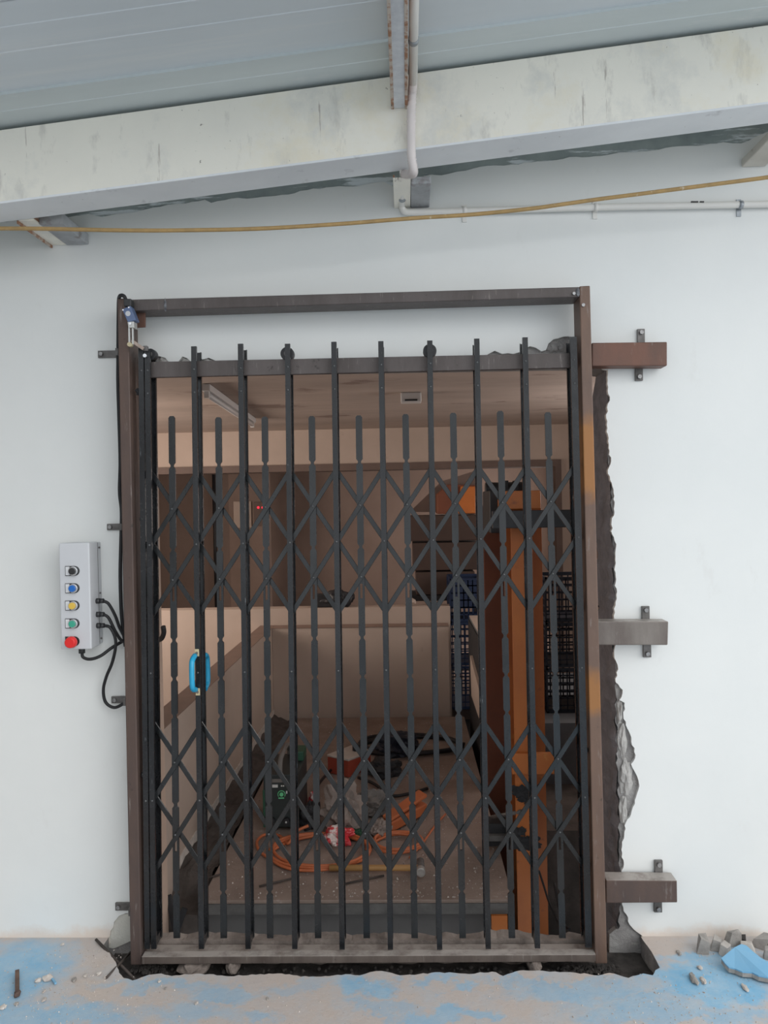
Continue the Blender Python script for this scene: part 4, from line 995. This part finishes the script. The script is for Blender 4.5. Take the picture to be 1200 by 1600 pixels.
# far room: cabinet with red lamps, conduit line, switch
YFR = 5.4
a_ = U(362, 1005, YFR); b_ = U(412, 730, YFR)
cbn = thing('switch_cabinet', 'brown electrical cabinet with two red lights in far room', 'cabinet', ((a_.x + b_.x) / 2, YFR, 0))
MB().box(a_.x, b_.x, YFR, YFR + .35, 0, b_.z).build('body', 'inner_brown', cbn, bevel=.006)
q_ = U(366, 825, YFR); r_ = U(393, 783, YFR)
MB().box(q_.x, r_.x, YFR - .02, YFR - .001, q_.z, r_.z).build('panel_door', 'inner_wall', cbn, bevel=.004)
q_ = U(398, 822, YFR); r_ = U(416, 784, YFR)
MB().box(q_.x, r_.x, YFR - .03, YFR - .001, q_.z, r_.z).build('meter', 'inner_trim', cbn, bevel=.004)
for x in (403.5, 410.5):
    p = U(x, 793, YFR - .03); MB().dome(p, (0, -1, 0), .012, .012, 10).build('red_light', 'red_led', cbn)
a_ = U(255, 945, 4.6)
tag(MB().cyl((a_.x, 6.58, 0), (a_.x, 6.58, ZC - .005), .02, 8).build('wall_conduit', 'machine_black'), 'black conduit line up the far back wall', 'conduit')
# lump on the half wall
p = U(528, 945, 2.80)
lu = thing('tarp_bundle', 'black bundle resting on the half wall', 'bundle', (p.x, 2.80, .71))
MB().rock((p.x, 2.80, .755), .10, .055, .062, 3, .45, .25, sub=3, smooth=True).build('cover', 'machine_black', lu)
MB().box(p.x - .16, p.x - .02, 2.765, 2.85, .712, .80).build('carton', 'soot_and_shade', lu, bevel=.006)
p = U(642, 945, 2.8); tag(MB().rock((p.x, 2.80, .735), .035, .03, .027, 8, .3, .2, sub=2).build('plaster_lump', 'inner_wall'), 'pale lump standing on the half wall behind the gate', 'lump')

# ================================================================== TOOLS ON THE PLATFORM
def wire(name, pts, r, material, label, cat='cable', group=None, n=7, seg=7):
    return tag(MB().tube(spline(pts, seg), r, n).build(name, material), label, cat, group)
# welder
f0 = G(413, 1300); f1 = G(455, 1303); yw = f0.y; w0 = f0.x; w1 = f1.x
zt = U(430, 1212, yw).z
wl_ = thing('welding_machine', 'dark green and black inverter welder on the platform', 'welder', ((w0 + w1) / 2, yw, 0))
dp = .30
MB().box(w0 + .002, w1 + .03, yw + .012, yw + dp, .012, zt).build('case', 'welder_dark', wl_, bevel=.008)
fp = MB().box(w0, w1 + .032, yw, yw + .012, .02, zt + .004).build('front_panel', 'welder_dark', wl_, bevel=.003)
MB().box(w0 - .004, w0 + .006, yw - .002, yw + .10, .02, zt * .75).build('side_trim', 'welder_green', wl_, bevel=.003)
MB().box(w1 - .02, w1 + .032, yw + .18, yw + dp - .02, zt + .001, zt + .045).build('rear_cap', 'welder_green', wl_, bevel=.005)
MB().tube(spline([Vector(((w0 + w1) / 2 + .01, yw + .02, zt)), Vector(((w0 + w1) / 2 + .01, yw + .03, zt + .05)), Vector(((w0 + w1) / 2 + .01, yw + .09, zt + .065)), Vector(((w0 + w1) / 2 + .01, yw + .22, zt + .065)), Vector(((w0 + w1) / 2 + .01, yw + .28, zt + .03)), Vector(((w0 + w1) / 2 + .01, yw + .29, zt))], 6), .011, 8).build('carry_handle', 'tarp_grey', wl_)
def patch(x0, x1, y0, y1, material, name, par, t=.002):
    a_ = U(x0, y1, yw - .001); b_ = U(x1, y0, yw - .001)
    MB().box(a_.x, b_.x, yw - t, yw + .001, a_.z, b_.z).build(name, material, par)
patch(425, 449, 1217, 1222.5, 'tarp_grey', 'label_strip', fp)
patch(425.5, 434, 1226, 1230.5, 'mark_white', 'white_mark', fp)
for x in (439, 442): patch(x, x + 2, 1227, 1229, 'mark_white', 'white_mark', fp)
c_ = U(440, 1241, yw)
MB().cyl((c_.x, yw - .004, c_.z), (c_.x, yw, c_.z), .009, 12).build('dial', 'mark_green', fp)
arc = [c_ + Vector((.016 * math.cos(t), -.002, .016 * math.sin(t))) for t in [PI * (-.2 + 1.4 * k / 10) for k in range(11)]]
MB().tube(arc, .002, 5).build('dial_scale', 'mark_green', fp)
patch(435, 444, 1246, 1248, 'mark_green', 'dial_mark', fp); patch(447, 449, 1236, 1240, 'mark_white', 'white_mark', fp)
for x in (426, 448.5):
    p = U(x, 1281, yw); so = MB().cyl((p.x, yw - .025, p.z), (p.x, yw, p.z), .013, 12).build('socket', 'machine_black', fp); MB().cyl((p.x, yw - .027, p.z), (p.x, yw - .025, p.z), .004, 8).build('socket_pin', 'mark_white', so)
# distribution box
b0 = G(512, 1208); b1 = G(580, 1202)
db = thing('junction_box', 'red power outlet box with pale lid behind the welder', 'outlet box', ((b0.x + b1.x) / 2, b0.y, 0))
zt2 = .085
base_pts = [b0, G(545, 1216), b1, G(556, 1190)]
MB().prism([Vector((p.x, p.y, .002)) for p in base_pts], (0, 0, zt2)).build('case', 'red_box', db, bevel=.004)
cc = sum((Vector((p.x, p.y, 0)) for p in base_pts), Vector()) / 4
MB().prism([Vector((cc.x + (p.x - cc.x) * 1.02, cc.y + (p.y - cc.y) * 1.02, zt2 + .003)) for p in base_pts], (0, 0, .012)).build('lid', 'cream_top', db, bevel=.003)
MB().cyl((cc.x + .03, cc.y + .02, zt2 + .015), (cc.x + .03, cc.y + .02, zt2 + .05), .022, 12).build('plug', 'machine_black', db, bevel=.004)
# coils
def coil(cx, cy, rx, ry, turns, z0, seed, wob=.02, n=16):
    r_ = random.Random(seed); out = []
    for k in range(int(turns * n) + 1):
        a = 2 * PI * k / n; s = 1 + wob * 4 * (noise.noise(Vector((k * .23, seed, 0))))
        out.append(Vector((cx + rx * s * math.cos(a), cy + ry * s * math.sin(a), z0 + .006 * (k // n % 3) + .004 * noise.noise(Vector((k * .4, 2, seed))) + .002)))
    return out
c_ = G(500, 1335); wire('extension_cord', coil(c_.x, c_.y, .20, .15, 4, .010, 1, .05) , .0062, 'orange_cable', 'large coil of orange cable lying before the welder', seg=3)
c_ = G(425, 1312); wire('extension_cord', [G(470, 1342, .012), G(448, 1347, .01), G(428, 1344, .01), G(406, 1330, .01), G(402, 1314, .01), G(415, 1304, .012), G(437, 1306, .012), G(450, 1318, .02), G(462, 1300, .05), G(482, 1290, .07)], .0062, 'orange_cable', 'orange cable loop at the left foot of the welder')
c_ = G(622, 1322); wire('extension_cord', coil(c_.x, c_.y, .10, .085, 3, .010, 4, .04), .0062, 'orange_cable', 'small coil of orange cable beside the hammer head', seg=3)
wire('extension_cord', [G(640, 1340, .01), G(660, 1318, .01), G(680, 1290, .01), G(696, 1272, .01)], .0045, 'orange_cable', 'thin orange cable trailing to the right edge of the platform')
c_ = G(640, 1168); wire('black_hose', coil(c_.x, c_.y, .30, .16, 4, .012, 7, .05), .010, 'black_cable', 'heap of black cable coiled at the back of the platform', seg=3)
wire('black_hose', [G(520, 1200, .02), G(500, 1222, .02), G(488, 1246, .01), G(492, 1262, .01), G(505, 1272, .01)], .008, 'black_cable', 'black lead hanging beside the welder')
wire('black_hose', [G(560, 1215, .02), G(585, 1225, .02), G(610, 1243, .015), G(640, 1240, .015), G(668, 1232, .01)], .008, 'black_cable', 'black lead lying behind the orange case')
# dark piles
for k, (x, y, sx, sy, sz, mt, lab) in enumerate([
        (536, 1296, .085, .09, .11, 'tarp', 'large crumpled beige bag leaning by the welder'),
        (580, 1272, .075, .06, .055, 'tarp_grey', 'grey crumpled sack behind the orange case'),
        (594, 1306, .045, .045, .035, 'tarp', 'small brown wad beside the orange case'),
        (557, 1310, .045, .03, .022, 'green_rag', 'dark green rag beside the red wrapper'),
        (486, 1292, .04, .05, .06, 'soot_and_shade', 'dark rag heap against the welder side'),
        (600, 1212, .09, .07, .05, 'soot_and_shade', 'black cloth heap behind the grey sack'),
        (622, 1180, .12, .08, .07, 'crate_black', 'dark blue bag inside the black cable coil')]):
    p = G(x, y)
    tag(MB().rock((p.x, p.y, sz * .78), sx, sy, sz, k + 70, .55, .22, sub=3).build('cloth_heap', mt), lab, 'cloth')
p = G(527, 1318); tag(MB().rock((p.x, p.y, .030), .055, .045, .036, 91, .6, .2, sub=3).build('wrapper', 'red_wrap'), 'crumpled red and white plastic wrapper on the orange coil', 'wrapper')
p = G(490, 1258); tag(MB().rock((p.x, p.y, .030), .022, .02, .036, 92, .6, .2, sub=2).build('wrapper', 'red_wrap'), 'small red and white wrapper standing beside the welder', 'wrapper')
oc2 = thing('orange_case', 'orange tool case lying open behind the hammer', 'case', G(630, 1292))
A = [G(598, 1300), G(612, 1306), G(668, 1275), G(655, 1268)]
MB().prism([Vector((p.x, p.y, .012)) for p in A], (0, 0, .045)).build('tray', 'orange_case', oc2, bevel=.006)
MB().prism([Vector((A[0].x, A[0].y, .06)), Vector((A[1].x, A[1].y, .06)), Vector((A[2].x, A[2].y, .085)), Vector((A[3].x, A[3].y, .09))], (0, .004, .012)).build('lid', 'orange_case', oc2, bevel=.003)
# hammer
hmr = thing('sledge_hammer', 'hammer with wooden handle and round steel head on platform', 'hammer', G(657, 1364))
h0 = G(515, 1356, .02); h1 = G(655, 1356, .03)
MB().tube([h0, lerp(h0, h1, .5), h1], .012, 10, True, lambda i: (.013, .0115, .012)[i]).build('handle', 'wood_handle', hmr)
c_ = U(657.5, 1361, h1.y - .045)
MB().cyl((c_.x, h1.y - .045, .032), (c_.x, h1.y - .015, .032), .0175, 20).build('striking_face', 'hammer_steel', hmr, bevel=.003)
MB().cyl((c_.x, h1.y - .016, .032), (c_.x, h1.y + .055, .032), .0150, 14).build('head', 'tab_steel', hmr, bevel=.003)
for k, (x0, y0, x1, y1, lab) in enumerate(((405, 1385, 462, 1371, 'thin dark rod on the platform before the orange coil'), (538, 1381, 600, 1368, 'thin dark rod on the platform before the hammer'), (322, 1372, 345, 1366, 'short dark rod at the left edge of the platform'))):
    tag(MB().cyl(G(x0, y0, .006), G(x1, y1, .006), .004, 6).build('steel_rod', 'rebar'), lab, 'rod')
# broken black props at the pit's left corner and cable remnants at right
for k, (a_, b_, lab) in enumerate(((U(262, 1400, .21), U(277, 1466, .17), 'black steel offcut leaning at the lower left pit corner'), (U(288, 1420, .24), U(272, 1466, .20), 'dark steel offcut crossing the left pit corner'))):
    tag(MB().bar(a_, b_, .022, .010, (0, 1, 0)).build('steel_offcut', 'soot_and_shade', None, bevel=.001), lab, 'offcut')
wire('loose_cable', [U(842, 1360, .50), U(850, 1385, .46), U(858, 1410, .40), U(872, 1440, .32), U(885, 1462, .25), U(892, 1470, .2)], .004, 'black_cable', 'thin black cable hanging right of the orange column')
wire('loose_cable', [U(866, 1380, .44), U(874, 1420, .36), U(882, 1445, .30), U(890, 1452, .25)], .005, 'black_cable', 'short black cable curling at the lower right of shaft')
A = U(768, 1472, .225); B = U(792.5, 1428, .225)
tag(MB().box(A.x, B.x, .215, .229, A.z - .06, B.z - .002).build('orange_bracket', 'orange_steel', None, bevel=.002), 'short orange bracket under the platform edge corner', 'bracket')
gs = thing('guide_block', 'black guide block with pale rod left of the orange column', 'guide', U(785, 1320, .6))
p0 = U(763, 1320, .62); p1 = U(800, 1284, .62)
MB().box(p0.x, p1.x, .60, .68, p0.z, p1.z).build('block', 'soot_and_shade', gs, bevel=.004)
MB().cyl(U(768, 1277, .60), U(815, 1268, .49), .008, 10).build('rod', 'tab_steel', gs)
p0 = U(764, 1314, .58); p1 = U(796, 1305, .58); MB().box(p0.x, p1.x, .575, .598, p0.z, p1.z).build('plate', 'platform_edge', gs, bevel=.001)

# ================================================================== DEBRIS ON THE PORCH FLOOR
stones = [(1096, 1480, 27, 24, 'stone', 'squared grey rubble lump nearest the gate in the corner pile'), (1118, 1476, 24, 20, 'stone', 'grey rubble lump between the squared lump and blue slab'), (1131, 1486, 20, 22, 'chip_pale', 'pale wedge of rubble at the tip of the blue slab'),
          (1141, 1463, 28, 24, 'stone', 'two faced rubble lump against the wall behind the blue slab'), (1172, 1482, 34, 15, 'chip_pale', 'long pale mortar lump lying behind the blue slab'), (1186, 1466, 40, 20, 'stone', 'broad grey rubble lump against the wall at right edge'),
          (1200, 1492, 18, 20, 'stone', 'small dark rubble lump at the right picture edge'), (1160, 1470, 18, 13, 'trench', 'small dark stone wedged between the rubble lumps'), (1212, 1476, 30, 22, 'stone', 'rubble lump half cut by the right picture edge')]
for k, (x, y, w, h, mt, lab) in enumerate(stones):
    p = G(x, y + h * .30); q = 2.42 / 1200; r = w * .5 * q; hh_ = h * .5 * q
    if p.y > -.03 - r * .6: p.y = -.03 - r * .6
    rk = random.Random(k + 40); m = MB()
    ang = rk.uniform(0, 3.1); ca_, sa_ = math.cos(ang), math.sin(ang); tl1, tl2 = rk.uniform(-.35, .35), rk.uniform(-.3, .3); vv = []
    for (cx_, cy_, cz_) in ((-1, -1, 0), (1, -1, 0), (1, 1, 0), (-1, 1, 0), (-1, -1, 1), (1, -1, 1), (1, 1, 1), (-1, 1, 1)):
        lx_ = cx_ * r * rk.uniform(.62, 1.0); ly_ = cy_ * r * .72 * rk.uniform(.6, 1.0); lz_ = cz_ * hh_ * 2.1 * rk.uniform(.65, 1.0)
        if cz_: lx_ = lx_ * .82 + tl1 * r; ly_ = ly_ * .82 + tl2 * r; 
        vv.append((p.x + lx_ * ca_ - ly_ * sa_, p.y + (lx_ * sa_ + ly_ * ca_) * .8, max(0, lz_)))
    m.add(vv, [(0, 3, 2, 1), (4, 5, 6), (4, 6, 7), (0, 1, 5), (0, 5, 4), (1, 2, 6), (1, 6, 5), (2, 3, 7), (2, 7, 6), (3, 0, 4), (3, 4, 7)])
    tag(m.build('rubble_stone', mt, None, bevel=.0008, segs=1), lab, 'stone', 'rubble by the wall')
slab_px = [(1127, 1497), (1138, 1488), (1148, 1480), (1158, 1475), (1166, 1477), (1176, 1486), (1188, 1496), (1204, 1505), (1230, 1520), (1228, 1530), (1200, 1527), (1185, 1524), (1175, 1519), (1160, 1518), (1148, 1513), (1139, 1511), (1133, 1505)]
sp = [G(x, y, .022 + max(0, 1512 - y) * .0008) for x, y in slab_px]
slab = thing('floor_slab_piece', 'broken slab of blue painted screed lying on the floor', 'slab', G(1170, 1525))
MB().prism([p + Vector((0, 0, -.004)) for p in reversed(sp)], (0, 0, .004)).build('painted_face', 'blue_paint', slab)
MB().prism([p + Vector((0, 0, -.016)) for p in reversed(sp)], (0, 0, .0115)).build('screed', 'stone', slab)
chips = [(1084, 1532, 10, 16), (1099, 1534, 7, 12), (1165, 1546, 7, 12), (1094, 1514, 7, 6), (1061, 1490, 6, 9), (1151, 1521, 6, 9), (75, 1532, 14, 7), (60, 1534, 9, 6), (116, 1532, 7, 6), (133, 1526, 6, 5), (69, 1550, 4, 6), (69, 1563, 5, 7), (26, 1570, 6, 4), (5, 1576, 8, 7), (307, 1569, 5, 5), (249, 1535, 5, 4), (259, 1545, 4, 4), (154, 1523, 7, 6), (165, 1528, 6, 5), (98, 1477, 6, 4), (418, 1561, 4, 4)]
chip_lab = ['largest pale chip lying between the gate and the blue slab', 'pale wedge shaped chip right of the largest chip', 'lone pale chip on blue paint below the blue slab', 'small chip just above the two pale wedge chips',
            'grey chip near the wall left of the rubble pile', 'thin chip touching the lower edge of the blue slab', 'broad flat chip beside the blue splinter at left', 'chip touching the left end of the broad flat chip',
            'chip midway between the blue splinter and the crossed rods', 'upper small chip left of the crossed rods', 'upper of two white chips below the broad flat chip', 'lower of two white chips below the broad flat chip',
            'tiny white chip below the rusty offcut', 'grey chip at the lower left picture corner', 'lone white chip on the floor before the left gate bars', 'upper of two tiny chips right of the frame foot',
            'lower of two tiny chips right of the frame foot', 'chip at the lower end of the shorter crossed rod', 'chip against the foot of the crossed rods', 'tiny white chip at the wall foot left of the gate', 'tiny white chip on the floor before the second gate bars']
for k, (x, y, w, h) in enumerate(chips):
    p = G(x, y); s = 2.35 / 1200
    if p.y > -.02: p.y = -.02
    tag(MB().rock((p.x, p.y, w * s * .28), w * s * .55, h * s * .8, w * s * .32, k + 200, .5, .12, sub=1).build('plaster_chip', 'chip_pale' if k % 4 else 'stone'),
        chip_lab[k], 'chip', 'plaster chips on the floor')
gm = MB(); rg = random.Random(21)
def speck(x, y, z, r):
    a = rg.uniform(0, 6.28); v = [(x + r * math.cos(a + t), y + r * math.sin(a + t), z) for t in (0, 1.9, 4.0)] + [(x, y, z + r * 1.1)]
    gm.add(v, [(0, 1, 3), (1, 2, 3), (2, 0, 3)])
for k in range(900):
    px = rg.choice([rg.gauss(130, 70), rg.gauss(1060, 70), rg.uniform(0, 1200)]); py = rg.uniform(1482, 1600)
    p = G(px, py)
    if p.y < -.03 and not (-.93 < p.x < .87 and p.y > -.20): speck(p.x, p.y, 0, rg.choice((.0012, .0018, .0018, .003)))
g_ = gm.build('loose_grit', 'grit'); tag(g_, 'fine plaster grit scattered over the porch floor', 'grit', None, 'stuff')
gm = MB()
for k in range(900):
    x = rg.uniform(PX0 + .02, PX1 - .02); y = PY0 + .02 + (PY1 - PY0 - .1) * rg.random() ** 1.6; speck(x, y, .0005, rg.choice((.002, .003, .003, .005)))
g_ = gm.build('platform_grit', 'grit'); tag(g_, 'loose grit strewn on the lift platform', 'grit', None, 'stuff')
gm = MB()
for k in range(260):
    px = rg.choice([rg.uniform(205, 260), rg.uniform(880, 970), rg.uniform(230, 930)]); p = G(px, rg.uniform(1508, 1520), -.045); gm.rock((p.x, p.y, -.047), .006 * rg.uniform(.5, 1.4), .006, .006 * rg.uniform(.5, 1.3), k, .5, sub=0)
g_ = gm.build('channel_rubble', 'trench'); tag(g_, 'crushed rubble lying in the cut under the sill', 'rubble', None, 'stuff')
tag(MB().bar(G(27, 1521, .006), G(27, 1554, .006), .012, .012, (0, 0, 1)).rock(G(27, 1553, .009), .009, .012, .009, 5, .4, sub=1).build('rusty_offcut', 'debris_brown'), 'short rusty brown offcut lying on blue floor at left', 'offcut')
tag(MB().cyl(U(150, 1468, -.03), G(213, 1533, -.03), .0045, 7).build('rebar_stub', 'rebar'), 'long dark rod sticking up left of the frame foot', 'rod', 'crossed rods at the frame foot')
tag(MB().cyl(U(204, 1488, -.06), G(166, 1528, .004), .0038, 7).build('rebar_stub', 'rebar'), 'short dark rod crossing the longer one by the frame', 'rod', 'crossed rods at the frame foot')
p = G(83, 1535, .006); tag(MB().bar(G(81, 1530, .004), G(87, 1538, .004), .006, .005, (0, 0, 1)).build('blue_splinter', 'blue_paint'), 'small blue splinter beside plaster chips at left', 'splinter')
